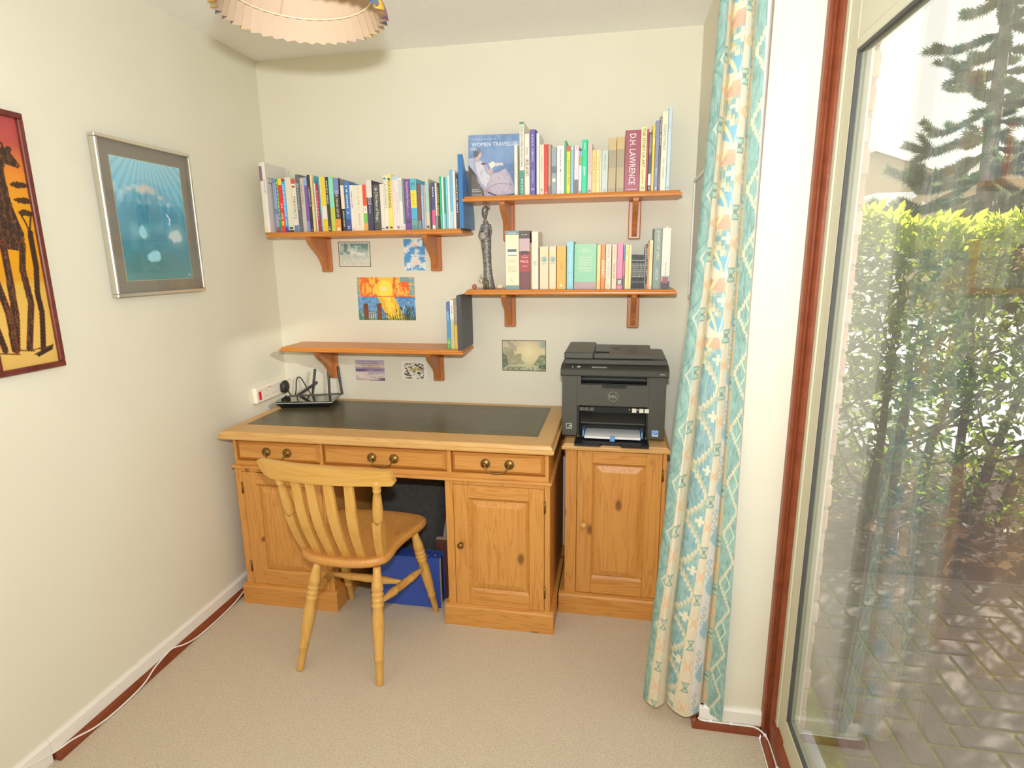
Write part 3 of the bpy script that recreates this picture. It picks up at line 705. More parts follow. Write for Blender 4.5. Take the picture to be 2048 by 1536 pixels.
sl = (on(LEGS[0],.285), on(LEGS[3],.235)); sr = (on(LEGS[1],.285), on(LEGS[2],.235))
for a,b_ in (sl,sr): MB().lathe(STR, a, b_, 14).build('stretcher', CH('y'), chair)
MB().lathe(STR, sl[0].lerp(sl[1],.55), sr[0].lerp(sr[1],.55), 14).build('stretcher', CH('x'), chair)
POST = [(0,.0135),(.02,.0145),(.36,.0155),(.42,.0165),(.47,.015),(.62,.0165),(.80,.0145),(.845,.0125),(.855,.0155),(.87,.0155),(.885,.0125),(.93,.0155),(.985,.0115),(1,.010)]
def post(b_, t_):
    """square blade below, turned above, gently raked"""
    m = MB(); b_ = Vector(b_); t_ = Vector(t_); path = [b_.lerp(t_,k/10)+Vector((0,-.012*math.sin(math.pi*k/10)*0.8,0)) for k in range(11)]
    m2 = []; 
    for k in range(6):
        p = path[k]; w_ = .0135+.0022*(k/5); d_ = .013+.006*math.sin(math.pi*k/6)
        m2.append([(p.x-w_,p.y-d_,p.z),(p.x+w_,p.y-d_,p.z),(p.x+w_,p.y+d_,p.z),(p.x-w_,p.y+d_,p.z)])
    vs = sum(m2,[]); fs = [(4*i+k,4*i+(k+1)%4,4*i+4+(k+1)%4,4*i+4+k) for i in range(5) for k in range(4)]+[(3,2,1,0),(20,21,22,23)]
    m.add(vs,fs)
    m.lathe([(0,.0155),(.1,.0185),(.3,.0185),(.62,.0145),(.74,.012),(.76,.0145),(.79,.0145),(.81,.012),(.88,.0155),(.94,.0155),(1,.011)], path[5]-Vector((0,0,.004)), path[10], 14)
    return m.build('back_post', CH('z'), chair)
post((.548,-.842,.438),(.546,-.972,.785)); post((.857,-.858,.438),(.915,-.988,.785))
def slat(b_, t_):
    b_ = Vector(b_); t_ = Vector(t_); m2 = []; N = 10
    for k in range(N+1):
        t = k/N; p = b_.lerp(t_,t)+Vector((0,-.020*math.sin(math.pi*min(t*1.15,1)),0)); w_ = .0145+.0035*math.sin(math.pi*t); d_ = .0062
        m2 += [(p.x-w_,p.y-d_,p.z),(p.x+w_,p.y-d_,p.z),(p.x+w_,p.y+d_,p.z),(p.x-w_,p.y+d_,p.z)]
    fs = [(4*i+k,4*i+(k+1)%4,4*i+4+(k+1)%4,4*i+4+k) for i in range(N) for k in range(4)]+[(3,2,1,0),tuple(4*N+k for k in range(4))]
    return MB().add(m2,fs).build('back_slat', CH('z'), chair)
for b_,t_ in (((.617,-.872,.436),(.611,-.982,.785)),((.678,-.882,.436),(.668,-.990,.785)),((.736,-.884,.436),(.738,-.994,.785)),((.792,-.880,.436),(.814,-.993,.785))): slat(b_,t_)
# crest rail: curved board
N = 60; vs = []
for k in range(N+1):
    t = k/N; x = .482+(.976-.482)*t; y = -.968-.030*math.sin(math.pi*t)-.014*t
    zt = .836-.014*t+.004*math.sin(math.pi*t); zb = .764+.002*t; e = min(t,1-t)
    if t < .10: zb += (1-t/.10)**2*.026
    if 1-t < .03: zb += (1-math.sqrt(max(0,1-(1-(1-t)/.03)**2)))*.014
    if e < .04:
        k_ = 1-math.sqrt(max(0,1-(1-e/.04)**2)); zt -= k_*(.006 if t < .5 else .020)
    rake = .018
    vs += [(x,y-.010+rake*.5,zb),(x,y+.010+rake*.5,zb),(x,y+.010-rake*.5,zt),(x,y-.010-rake*.5,zt)]
fs = [(4*i+k,4*i+(k+1)%4,4*i+4+(k+1)%4,4*i+4+k) for i in range(N) for k in range(4)]+[(3,2,1,0),tuple(4*N+k for k in range(4))]
MB().add(vs,fs).build('crest_rail', CH('x'), chair)

# ================================================================== things in the kneehole
lf_ = thing('lever_arch_file', 'blue lever arch file lying on its long edge under the desk', 'file', (0.82,-0.46,0))
BLUE = plain('3350a8', 0.5)
m = MB().cbox(.655,.955,-.504,-.500,.002,.238,.001).cbox(.655,.955,-.434,-.430,.002,.238,.001).cbox(.655,.955,-.4999,-.4341,.234,.238,.001)
m.build('cover', BLUE, lf_)
MB().box(.66,.950,-.495,-.462,.004,.222).build('paper', plain('e9e6da',.8), lf_)
MB().box(.70,.951,-.461,-.440,.004,.215).build('divider', plain('26262a',.5), lf_)
MB().tube([(.90,-.49,.2385),(.90,-.47,.243),(.90,-.45,.2385)],.002,6).ell((.93,-.475,.2405),(.006,.006,.003)).build('clasp', plain('c9ccd0',.25,1.0), lf_)
bag = thing('bag', 'large dark grey soft bag slumped behind the blue file in the kneehole', 'bag', (0.77,-0.25,0))
BAGM = noisy('dark_grey_cloth', '3d3c3a', '4a4947', 60, 0.9, 0.4, 300)
NX,NZ = 16,16; vs = []
for side in (0,1):
    for j in range(NZ+1):
        v = j/NZ
        for i in range(NX+1):
            u = i/NX; edge = (max(0,1-(2*u-1)**6)*max(0,1-(2*v-1)**6))**.5
            x = .555+.345*u+.02*(v-.5)*(2*u-1); z = .02+.56*v-.03*(2*u-1)**2*v; yc = -.335+.25*v**1.2
            yy = yc+(-.065 if side == 0 else .05)*edge+.008*math.sin(9*u+4*v)*edge
            vs.append((x,yy,z))
K = (NX+1)*(NZ+1); fs = []
for s_ in (0,1):
    for j in range(NZ):
        for i in range(NX): fs.append(tuple(s_*K+q for q in (j*(NX+1)+i,j*(NX+1)+i+1,(j+1)*(NX+1)+i+1,(j+1)*(NX+1)+i)))
for j in range(NZ):
    fs.append((j*(NX+1),(j+1)*(NX+1),K+(j+1)*(NX+1),K+j*(NX+1))); fs.append((j*(NX+1)+NX,(j+1)*(NX+1)+NX,K+(j+1)*(NX+1)+NX,K+j*(NX+1)+NX))
for i in range(NX):
    fs.append((i,i+1,K+i+1,K+i)); fs.append((NZ*(NX+1)+i,NZ*(NX+1)+i+1,K+NZ*(NX+1)+i+1,K+NZ*(NX+1)+i))
MB().add(vs,fs,True).build('body', BAGM, bag)
MB().tube(catmull([(.60,-.118,.585),(.75,-.13,.600),(.93,-.118,.585)],6),.011,8).build('zip_edge', plain('1d1d1f',.6), bag)
bk = thing('book', 'dark brown bound book tucked behind the right end of the blue file', 'book', (0.96,-.40,0))
MB().cbox(.915,1.004,-.426,-.392,.0,.285,.003).build('cover', plain('5a3426',.45), bk)
MB().box(.917,1.002,-.421,-.397,.2855,.2865).build('pages', plain('b9a888',.9), bk)

# ================================================================== printer
BP = plain('474741', 0.42); BP2 = plain('3b3b35', 0.5); DK = plain('141416', 0.45)
pr = thing('printer', 'black multifunction laser printer with open paper tray on the pine cabinet', 'printer', (1.672,-.22,.765))
m = MB(); yf = -.38
m.cbox(1.468,1.5285,yf,-.30,.779,1.030,.0012).cbox(1.8115,1.877,yf,-.30,.775,1.030,.0012)
m.box(1.5285,1.8115,yf+.0004,-.30,.908,.995).box(1.5285,1.5435,yf+.0004,-.30,.995,1.03).box(1.8035,1.8115,yf+.0004,-.30,.995,1.03)
m.cbox(1.474,1.871,-.2995,-.06,.779,1.030,.006).cbox(1.50,1.54,-.33,-.09,.7652,.7795,.002).cbox(1.80,1.85,-.33,-.09,.7652,.7745,.002)
m.build('body', BP, pr)
m = MB().box(1.544,1.803,-.372,-.3005,.9955,.9985).box(1.628,1.724,-.3815,-.372,.982,.996).box(1.643,1.709,-.386,-.3815,.985,.992)
m.build('output_slot', DK, pr)
m = MB().prism([(-.390,1.031),(-.394,1.036),(-.394,1.056),(-.388,1.061),(-.345,1.071),(-.05,1.071),(-.05,1.031)], 'x', 1.462, 1.886)
m.build('control_panel', BP2, pr)
MB().cbox(1.585,1.645,-.384,-.362,1.0635,1.067,.0008).build('display', plain('8a8d88',.3), pr)
m = MB()
for x in (1.508,1.528): m.box(x,x+.0025,-.383,-.358,1.064,1.0672)
m.box(1.53,1.54,-.375,-.365,1.0643,1.0668); m.build('button', plain('d6d6d0',.4), pr)
m = MB().cbox(1.472,1.880,-.352,-.05,1.0715,1.092,.003).cbox(1.472,1.591,-.350,-.055,1.0925,1.121,.005); m.build('scanner_lid', BP, pr)
m = MB().prism([(-.345,1.098),(-.345,1.113),(-.09,1.116),(-.09,1.098)], 'x', 1.593,1.822)
m.cbox(1.593,1.872,-.33,-.075,1.0922,1.0975,.002); m.build('document_feeder', BP, pr)
MB().box(1.594,1.652,-.30,-.11,1.1165,1.1172).build('feeder_mouth', plain('22262b',.35), pr)
MB().box(1.665,1.700,-.205,-.2,1.1165,1.119).build('feeder_guide', DK, pr)
m = MB().box(1.529,1.811,-.3005,-.3,.78,.9075).box(1.5285,1.538,yf+.002,-.301,.79,.9075).box(1.8045,1.8115,yf+.002,-.301,.79,.9075)
m.build('tray_recess', DK, pr)
m = MB().prism([(-.392,.836),(-.392,.842),(-.305,.858),(-.305,.852)], 'x', 1.545,1.800); m.build('paper_cover', BP2, pr)
m = MB().box(1.5385,1.804,-.372,-.301,.768,.780)
m.prism([(1.525,-.381),(1.815,-.381),(1.815,-.470),(1.712,-.470),(1.705,-.455),(1.632,-.455),(1.625,-.470),(1.525,-.470)], 'z', .7655,.7735)
m.box(1.525,1.53,-.468,-.382,.774,.779).box(1.81,1.815,-.468,-.382,.774,.779); m.build('paper_tray', DK, pr)
BG = plain('6f9fd8', 0.4)
m = MB().cbox(1.664,1.684,-.432,-.418,.774,.796,.002).cbox(1.553,1.559,-.40,-.33,.781,.806,.001).cbox(1.787,1.793,-.40,-.33,.781,.806,.001); m.build('paper_guide', BG, pr)
paper = tag(MB().box(1.562,1.784,-.4155,-.302,.7808,.7895).build('paper_stack', plain('f1eff0',.6)), 'white paper sheets loaded in the open printer tray', 'paper')
m = MB().lathe([(0,.0205),(1,.0205)], (1.672,yf+.0005,.948),(1.672,yf-.0006,.948),32); m.build('emblem', plain('8d8d88',.3,.6), pr)
MB().lathe([(0,.0187),(1,.0187)], (1.672,yf-.0006,.948),(1.672,yf-.0009,.948),32).build('emblem_field', BP, pr)
text('DELL','a9a9a3',(1.672,yf-.0011,.948),(1,0,0),(0,0,1),.030,.011,pr,'emblem_letters')
text('E525w','d8d8d4',(1.862,-.3945,1.045),(1,0,0),(0,0,1),.024,.0045,pr,'model_number')
WS = plain('d9d7cb',.5)
for x in (1.757,1.785,1.806): MB().box(x-.0085,x+.0085,yf-.0002,yf+.0008,.884,.901).build('instruction_sticker', WS, pr)
for x in (1.7385,1.771): MB().box(x-.002,x+.002,yf-.0002,yf+.0008,.894,.898).build('instruction_sticker', WS, pr)
for x in (1.548,1.567,1.588): MB().box(x-.008,x+.008,yf-.0002,yf+.0008,.886,.900).build('instruction_mark', plain('55554f',.5), pr)
m = MB()
for q in ((1.485,1.509,.8285,.830),(1.485,1.509,.806,.8075),(1.485,1.4865,.806,.830),(1.5075,1.509,.806,.830)): m.box(q[0],q[1],yf-.0004,yf+.0005,q[2],q[3])
m.box(1.497,1.499,yf-.0004,yf,.812,.823).box(1.491,1.498,yf-.0004,yf,.811,.813).box(1.500,1.506,yf-.0004,yf,.820,.823).box(1.503,1.505,yf-.0004,yf,.812,.820)
m.build('compliance_mark', WS, pr)
MB().box(1.829,1.854,yf-.0006,yf+.0005,.788,.813).build('energy_label', plain('b9d0ee',.4), pr)
m = MB().box(1.832,1.851,yf-.0008,yf-.0006,.796,.810); m.build('energy_label_field', plain('3f78cf',.4), pr)
m = MB().add([(1.834,yf-.0009,.800),(1.849,yf-.0009,.805),(1.849,yf-.0009,.8065),(1.834,yf-.0009,.803)],[(0,1,2,3)]); m.build('energy_label_swoosh', plain('e6f0fb',.4), pr, fix=False)

# cables in the slot between desk and cabinet
cb = tag(MB().tube(catmull([(1.4672,-.008,.83),(1.4672,-.008,.78),(1.467,-.03,.70),(1.464,-.10,.52),(1.472,-.05,.46),(1.468,-.03,.30),(1.468,-.04,.12)],7),.003,8).build('cable', plain('1c1c1c',.5)), 'black cable dropping behind the gap between desk and cabinet', 'cable')

# ================================================================== router, socket strip and plug
ro = thing('router', 'black glossy wedge shaped router with four aerials on the desk corner', 'router', (0.21,-0.14,0.8068))
GLOSS = plain('15150f', 0.06, coat=1.0); RB = plain('17171b', 0.3)
Rm = Matrix.Translation((0.0,0.0,0.8068))
FL,FR,BR_,BL_ = (.092,-.250),(.352,-.196),(.318,-.032),(.062,-.118)
def top(p,z): return (p[0],p[1],z)
c = Vector((.206,-.149,0)); und = [tuple(Vector((p[0],p[1],0)).lerp(c,.16))[:2] for p in (FL,FR,BR_,BL_)]
lo = [top(p,.8069) for p in und]; mid = [top(p,.831) for p in (FL,FR,BR_,BL_)]; hi = [top(p,.8355) for p in (FL,FR,BR_,BL_)]
MB().add(lo+mid,[(3,2,1,0),(4,5,6,7),(0,1,5,4),(1,2,6,5),(2,3,7,6),(3,0,4,7)]).build('body', RB, ro)
MB().add([top(p,.8313) for p in (FL,FR,BR_,BL_)]+[top(p,.8335) for p in (FL,FR,BR_,BL_)],[(3,2,1,0),(4,5,6,7),(0,1,5,4),(1,2,6,5),(2,3,7,6),(3,0,4,7)]).build('silver_trim', plain('dadad8',.25), ro)
MB().add([top(p,.8337) for p in (FL,FR,BR_,BL_)]+[tuple(Vector(top(p,.8395)).lerp(Vector((c.x,c.y,.8395)),.03)) for p in (FL,FR,BR_,BL_)],[(3,2,1,0),(4,5,6,7),(0,1,5,4),(1,2,6,5),(2,3,7,6),(3,0,4,7)]).build('glossy_cover', GLOSS, ro)
MB().add([top(p,.8396) for p in ((.085,-.117),(.312,-.040),(.306,-.062),(.083,-.140))]+[top(p,.8425) for p in ((.085,-.117),(.312,-.040),(.306,-.062),(.083,-.140))],[(3,2,1,0),(4,5,6,7),(0,1,5,4),(1,2,6,5),(2,3,7,6),(3,0,4,7)]).build('rear_band', plain('55554d',.4), ro)
AER = plain('3d3d3b', 0.45)
def aerial(b_,t_):
    b_,t_ = Vector(b_),Vector(t_); m = MB().lathe([(0,.0052),(.04,.0062),(.3,.0068),(.97,.0070),(1,.0055)], b_, t_, 10).ell(tuple(b_),(.0075,.0075,.0075),10,6)
    m.build('aerial', AER, ro)
aerial((.185,-.074,.838),(.202,-.060,.966)); aerial((.262,-.046,.838),(.258,-.030,.972)); aerial((.320,-.026,.838),(.300,-.012,.974)); aerial((.118,-.098,.838),(.224,-.088,.906))
so = thing('socket_strip', 'white multi way socket strip with red switch on the left wall', 'socket strip', (0.0,-0.15,0.87))
m = MB().cbox(0.0005,0.026,-.297,-.004,.836,.912,.006); m.build('case', plain('efe6d6',.4), so)
MB().cbox(.0265,.031,-.278,-.262,.853,.893,.002).build('switch', plain('d21f26',.25), so, 'red rocker switch')
for y in (-.218,-.15,-.082,-.03):
    m = MB().box(.0262,.0268,y-.004,y+.004,.886,.893).box(.0262,.0268,y-.014,y-.007,.862,.867).box(.0262,.0268,y+.007,y+.014,.862,.867); m.build('socket_hole', plain('c9b9a6',.6), so)
MB().box(.0262,.0268,-.200,-.172,.897,.900).build('print_mark', plain('d9665a',.5), so)
MB().box(.0262,.0268,-.03,-.01,.897,.900).build('print_mark', plain('d9665a',.5), so)
pl = thing('power_lead', 'black mains plug in the socket strip with its lead looping to the router', 'plug', (0.05,-.085,.87))
m = MB().ell((.042,-.080,.876),(.0165,.030,.033),16,10).cbox(.0272,.046,-.106,-.054,.852,.896,.006); m.build('plug', plain('2a2c28',.5), pl)
m = MB().tube(catmull([(.046,-.072,.856),(.052,-.062,.838),(.056,-.052,.822),(.062,-.040,.812),(.070,-.032,.845),(.076,-.030,.895),(.086,-.026,.915),(.105,-.030,.908),(.14,-.050,.872),(.166,-.066,.846),(.172,-.0705,.8395)],7),.0028,8)
m.build('lead', plain('222320',.5), pl)

# ================================================================== four wall shelves
def shelf(label, x0, x1, zt, bx):
    s = thing('wall_shelf', label, 'shelf', ((x0+x1)/2, -.1, zt), 'pine shelves on the back wall')
    loft(moulded(x0, x1, -.200, -.0005, zt-.022, zt, .014), 'board', SH, s)
    zb = zt-.0222
    for xc in bx:
        b_ = MB().cbox(xc-.0265, xc+.0265, -.018, -.0005, zb-.160, zb, .004).build('bracket', BR, s)
        prof = [(-.0182,0),(-.168,0),(-.166,-.012),(-.150,-.030),(-.122,-.052),(-.095,-.070),(-.074,-.088),(-.056,-.112),(-.046,-.130),(-.038,-.142),(-.028,-.148),(-.0182,-.149)]
        MB().prism([(y,zb+z) for y,z in prof], 'x', xc-.011, xc+.011).build('curved_web', BR, b_)
    return s
shelf('pine wall shelf crowded with fifty odd books, upper left', .098, 1.018, 1.622, (.285,.838))
shelf('highest pine wall shelf at right with tall art books', 1.022, 1.920, 1.752, (1.187,1.742))
shelf('pine wall shelf at right with the statuette and paperbacks', 1.021, 1.919, 1.363, (1.187,1.748))
shelf('lowest pine wall shelf, almost empty, above the router', .103, 1.006, 1.095, (.275,.829))

# ================================================================== books
BOOKS = {
 'TL': [
  (0.0931, 0.1072, 0.301, -0.2, 0.19, 'e6ded2', 'thin white book at the left end with a mauve block on its spine', [(0.74, 0.95, '8d6a80'), (0.0, 0.08, 'f0cf96')], []),
  (0.1076, 0.1207, 0.302, -0.2, 0.19, 'ece6e0', 'tall white management book whose grey front cover shows a black title', [], [('--------', '555566', 0.66, 0.2, 0.25)]),
  (0.1303, 0.1474, 0.233, -0.165, 0.135, '6d8fc0', 'blue and lilac paperback beside the tall white management book', [(0.45, 0.93, '9aa6d0'), (0.1, 0.35, 'a7a3c9'), (0, 0.1, '56607c'), (0.02, 0.09, 'e05560')], []),
  (0.148, 0.1568, 0.235, -0.165, 0.135, '3fa35f', 'slim green paperback with yellow lettering left of the red and yellow book', [], [('----------', 'd8e06a', 0.6, 0.7, 0.5)]),
  (0.1572, 0.1757, 0.235, -0.165, 0.135, 'ee3f42', 'red paperback with yellow top and white words JOB and LOVE', [(0.88, 1, 'f5dc49'), (0.13, 0.22, 'f5c84a'), (0.02, 0.11, 'f04848')], [('JOB', 'ffffff', 0.5, 0.09, 0.5), ('LOVE', 'ffffff', 0.31, 0.11, 0.5)]),
  (0.1761, 0.1903, 0.233, -0.165, 0.135, '35b0f0', 'bright blue paperback with maroon top, white capitals and purple foot', [(0.95, 1, '9c3a48'), (0, 0.1, '6a3f9e')], [('THE BUSINESS BOOK', 'f4fbff', 0.6, 0.62, 0.62), ('----', 'cfeaff', 0.2, 0.1, 0.4)]),
  (0.1927, 0.2208, 0.239, -0.168, 0.14, 'e4dec8', 'thick cream book with a small black globe above its dark foot', [(0, 0.045, '4d4f46'), (0.06, 0.1, '5a5a52')], []),
  (0.2212, 0.2432, 0.23, -0.165, 0.135, 'ebe2d4', 'white paperback with red top and blue foot, lettered PARACHUTE', [(0.915, 1, 'd8554b'), (0.84, 0.88, 'c94b4b'), (0, 0.135, '6f8fb5')], [('PARACHUTE', '5b5650', 0.47, 0.42, 0.5)]),
  (0.2455, 0.2633, 0.249, -0.168, 0.16, '6a6f74', 'tall dark grey book just right of the PARACHUTE paperback', [(0.8, 0.85, '8ab4b8')], [('--------', 'b9bdbf', 0.6, 0.4, 0.3)]),
  (0.2637, 0.2836, 0.235, -0.165, 0.135, 'cdbfb8', 'mauve grey paperback with small red lettering near its top', [], [('Hundred Grains', 'a2574e', 0.7, 0.45, 0.35)]),
  (0.2858, 0.3009, 0.236, -0.168, 0.14, '7f62ae', 'violet spine that turns sky blue at top and foot', [(0.85, 1, '8fb6dc'), (0, 0.2, '8a98d6')], []),
  (0.3013, 0.3148, 0.246, -0.166, 0.15, '45413d', 'black paperback with bold white title next to a slim peach one', [], [('-- ELEMENTS OF', 'f0ebe0', 0.62, 0.6, 0.5), ('o', 'e0d8c8', 0.03, 0.03, 0.4)]),
  (0.3152, 0.324, 0.247, -0.166, 0.15, 'f4dca4', 'slim peach book with orange edge beside the bold black paperback', [], [('--------', 'b08648', 0.6, 0.3, 0.3)]),
  (0.3244, 0.3274, 0.244, -0.15, 0.135, '5fb3d0', 'turquoise booklet standing back between slim peach and dark red spines', [], []),
  (0.3318, 0.3372, 0.209, -0.165, 0.12, 'e9eef0', 'narrow white booklet on the left of the dark red one', [], []),
  (0.3378, 0.3504, 0.209, -0.165, 0.12, 'b43a52', 'dark red slim book with white lettering along the spine', [], [('---------', 'f1d4d4', 0.55, 0.6, 0.25)]),
  (0.3508, 0.3577, 0.233, -0.163, 0.14, '5b9aa0', 'thin teal booklet right of the dark red book', [(0, 0.1, '6c6a9c')], []),
  (0.3581, 0.3626, 0.235, -0.163, 0.14, 'dfe3e6', 'thin pale grey booklet left of the yellow and white spine', [], []),
  (0.3644, 0.3865, 0.235, -0.166, 0.14, 'e9e2d8', 'white book with two yellow blocks on its spine', [(0.47, 1, 'efd23a'), (0, 0.235, 'ebd02a')], []),
  (0.387, 0.4024, 0.234, -0.166, 0.14, '4c463c', 'brown black book with white title and a white roundel at its foot', [(0.03, 0.045, 'e8e2d2')], [('--------- -------', 'ddd5c8', 0.72, 0.42, 0.4), ('O', 'f0ece2', 0.075, 0.045, 0.6)]),
  (0.403, 0.4246, 0.233, -0.166, 0.14, 'c3cf5a', 'book with mint upper spine and lime green lower spine', [(0.44, 1, '8fe0c8'), (0.03, 0.04, 'e6ecb0')], []),
  (0.4255, 0.4507, 0.228, -0.166, 0.17, '4a4340', 'black book with blue violet top and an orange picture at its foot', [(0.7, 1, '7f8cc6'), (0, 0.24, 'f09a4e'), (0.01, 0.07, 'f3e3d0')], [('THE MIND OF IT', 'efe9dc', 0.52, 0.5, 0.4)]),
  (0.4511, 0.4541, 0.227, -0.15, 0.15, '8a8f96', 'grey hardback standing back behind the cream label spine', [(0, 0.2, 'c4683a')], []),
  (0.4567, 0.4745, 0.197, -0.165, 0.12, '4a4644', 'small black paperback with a big cream label on its upper spine', [(0.49, 1, 'efdcc9')], [('------- -------', 'c9c2b2', 0.27, 0.34, 0.4)]),
  (0.475, 0.4987, 0.21, -0.165, 0.13, '4f7fc0', 'blue paperback with white lettering and a white dot, violet foot corner', [(0, 0.25, '4a5c9f')], [('- -- --------', 'e8effa', 0.7, 0.45, 0.3), ('O', 'ffffff', 0.375, 0.05, 0.5), ('H', 'ffffff', 0.08, 0.05, 0.5)]),
  (0.4995, 0.5184, 0.196, -0.165, 0.125, 'ede4de', 'white paperback with small black lettering between blue and wide cream ones', [], [('------ -- -----', '6f6a6a', 0.68, 0.36, 0.25), ('x', 'a07aa0', 0.04, 0.04, 0.4)]),
  (0.5189, 0.5597, 0.195, -0.165, 0.125, 'ece3cc', 'wide cream paperback with faint grey capitals and a yellow right edge', [], [('A ------ IS THE -----', 'a8a59a', 0.7, 0.5, 0.22), ('------', 'c5c2b4', 0.25, 0.25, 0.2)]),
  (0.5609, 0.5776, 0.196, -0.165, 0.125, 'f4b04e', 'paperback banded red, white, green and orange', [(0.545, 1, 'f4553f'), (0.385, 0.545, 'f4eee4'), (0.165, 0.385, '7ac95e')], [('H', '5c6aa8', 0.46, 0.08, 0.5)]),
  (0.5782, 0.6051, 0.214, -0.165, 0.13, '4b4a68', 'navy book with white top and a white title ending in UE', [(0.66, 1, 'e3dad8')], [('RESCUE', 'f2eee8', 0.63, 0.23, 0.55), ('--------', 'cfc8c8', 0.42, 0.15, 0.2)]),
  (0.6079, 0.6394, 0.194, -0.165, 0.125, '5a5b57', 'charcoal book with white script title between two thin rules', [(0.825, 0.835, 'd0d0c8'), (0.2, 0.21, 'd0d0c8')], [('The Heart of Things', 'f4f2ea', 0.52, 0.58, 0.5), ('---', 'cfcfc6', 0.9, 0.06, 0.4)]),
  (0.6405, 0.6576, 0.196, -0.165, 0.13, 'e9e0d6', 'white paperback with a black mark at its foot, right of the charcoal book', [(0.035, 0.055, '2c2a2a')], []),
  (0.6583, 0.6766, 0.231, -0.166, 0.15, 'ece6d8', 'tall ivory paperback with a teal ball at its top', [(0.92, 0.965, '4fa094'), (0.03, 0.07, '4a4a48')], [('LANDMARKS', 'aaa698', 0.65, 0.5, 0.6)]),
  (0.6772, 0.6969, 0.234, -0.166, 0.15, 'f6df7a', 'yellow paperback with dark capitals WAYFARING', [(0.9, 0.94, '5b7f86'), (0.03, 0.07, '7a6a3c')], [('WAYFARING', '4a4636', 0.67, 0.52, 0.62)]),
  (0.6977, 0.7122, 0.225, -0.166, 0.15, 'f1e0da', 'pale pink spined paperback right of the yellow WAYFARING one', [(0.93, 1, 'a9cdea')], [('----- ------', '9a8f92', 0.8, 0.22, 0.2), ('-----------', 'cdb9bd', 0.45, 0.4, 0.2)]),
  (0.7126, 0.7286, 0.225, -0.166, 0.15, 'eadfdf', 'off white paperback with pale blue top, second right of the yellow one', [(0.94, 1, 'bcd0ea'), (0.03, 0.08, '8d93a0')], [('---------', 'c3b4c4', 0.5, 0.4, 0.2)]),
  (0.7291, 0.7443, 0.22, -0.166, 0.14, 'ece8e4', 'white paperback with a fine grey check down its upper spine', [(0.55, 0.95, 'cfd3d6')], [('o', 'a58fb0', 0.06, 0.05, 0.5)]),
  (0.7447, 0.7528, 0.215, -0.164, 0.14, '8a9a90', 'narrow grey green booklet left of the purple book', [(0, 0.12, 'efe8e0')], []),
  (0.7544, 0.7812, 0.213, -0.166, 0.15, '7b569e', 'purple book with white title Surprised by Hope', [(0.13, 0.22, '5f4a6e')], [('Surprised by Hope', 'f0eaf6', 0.7, 0.5, 0.38), ('Tom W------', 'c9b6dc', 0.32, 0.28, 0.3)]),
  (0.782, 0.8103, 0.213, -0.166, 0.16, '57b4d6', 'thick book of teal, yellow and blue with the letters yo at top', [(0.8, 1, '66bccb'), (0.43, 0.78, 'f5da4e'), (0, 0.215, '6a9a9c')], []),
  (0.8107, 0.827, 0.191, -0.163, 0.13, '8a5a52', 'brown booklet right of the teal and yellow book', [(0, 0.2, '8a9896')], []),
  (0.8281, 0.8394, 0.188, -0.163, 0.13, '93b3dc', 'powder blue thin book beside the brown booklet', [], [('-------', 'e6eefa', 0.5, 0.5, 0.25)]),
  (0.8402, 0.8474, 0.185, -0.163, 0.13, 'c9bfae', 'thin beige booklet right of the powder blue book', [], []),
  (0.8492, 0.865, 0.211, -0.166, 0.16, 'd9cdb6', 'large beige book with pale teal edge and broad tan cover', [(0.35, 0.95, 'a9d0cc'), (0.03, 0.08, '55524a')], []),
  (0.8764, 0.8913, 0.195, -0.165, 0.125, '5a5c8c', 'slim navy spine with a pink lower part', [(0.09, 0.42, 'e0649a'), (0, 0.09, 'f0e4e6')], [('----', 'dfe2f2', 0.8, 0.2, 0.3)]),
  (0.8917, 0.9003, 0.193, -0.163, 0.12, 'e4e2c4', 'thin pale green booklet right of the navy and pink spine', [(0, 0.3, '8d9a90')], []),
  (0.9008, 0.9109, 0.192, -0.163, 0.12, '57493e', 'thin dark brown book with tan lettering left of the bright green one', [], [('------- -----', 'd9c2a0', 0.6, 0.6, 0.35)]),
  (0.9134, 0.923, 0.218, -0.166, 0.16, '2fc08c', 'bright green thin book with glossy spine on the left shelf', [(0, 0.3, '46c4b4')], []),
  (0.9235, 0.9315, 0.216, -0.166, 0.16, 'eef2f4', 'thin white booklet sandwiched between two green spines', [], []),
  (0.932, 0.9404, 0.215, -0.166, 0.16, '3f9c74', 'darker green booklet next to pale blue ones', [(0, 0.3, '6fc3dc')], []),
  (0.941, 0.9494, 0.214, -0.166, 0.16, '8fcfe6', 'pale aqua booklet just right of the darker green one', [], []),
  (0.95, 0.9594, 0.219, -0.166, 0.16, 'efe9e4', 'white booklet with pinkish edge right of the pale aqua booklet', [], []),
  (0.9606, 0.9727, 0.243, -0.168, 0.16, '74bfe6', 'tall sky blue booklet near the right end of the upper left shelf', [(0, 0.3, 'b6dced')], []),
  (0.9732, 0.9853, 0.239, -0.168, 0.16, 'efe8e2', 'tall white booklet right of the sky blue one', [], [('--------', 'c9a9a4', 0.5, 0.4, 0.2)]),
  (0.9858, 0.9984, 0.227, -0.168, 0.16, '54504e', 'tall black booklet with white lettering left of the blue magazine file', [], [('---------- -----', 'e4e0da', 0.6, 0.6, 0.35)]),
  (0.9989, 1.0067, 0.253, -0.168, 0.17, 'e6c4d2', 'thin pink booklet squeezed against the blue magazine file', [(0, 0.35, 'e8e4e0')], []),
 ],
 'TR': [
  (1.2411, 1.2546, 0.201, -0.165, 0.045, 'f1ead8', 'slim white book standing in front of the blue portrait book', [(0.01, 0.02, '6a9a58')], [('-----', 'c8b48a', 0.5, 0.3, 0.2)]),
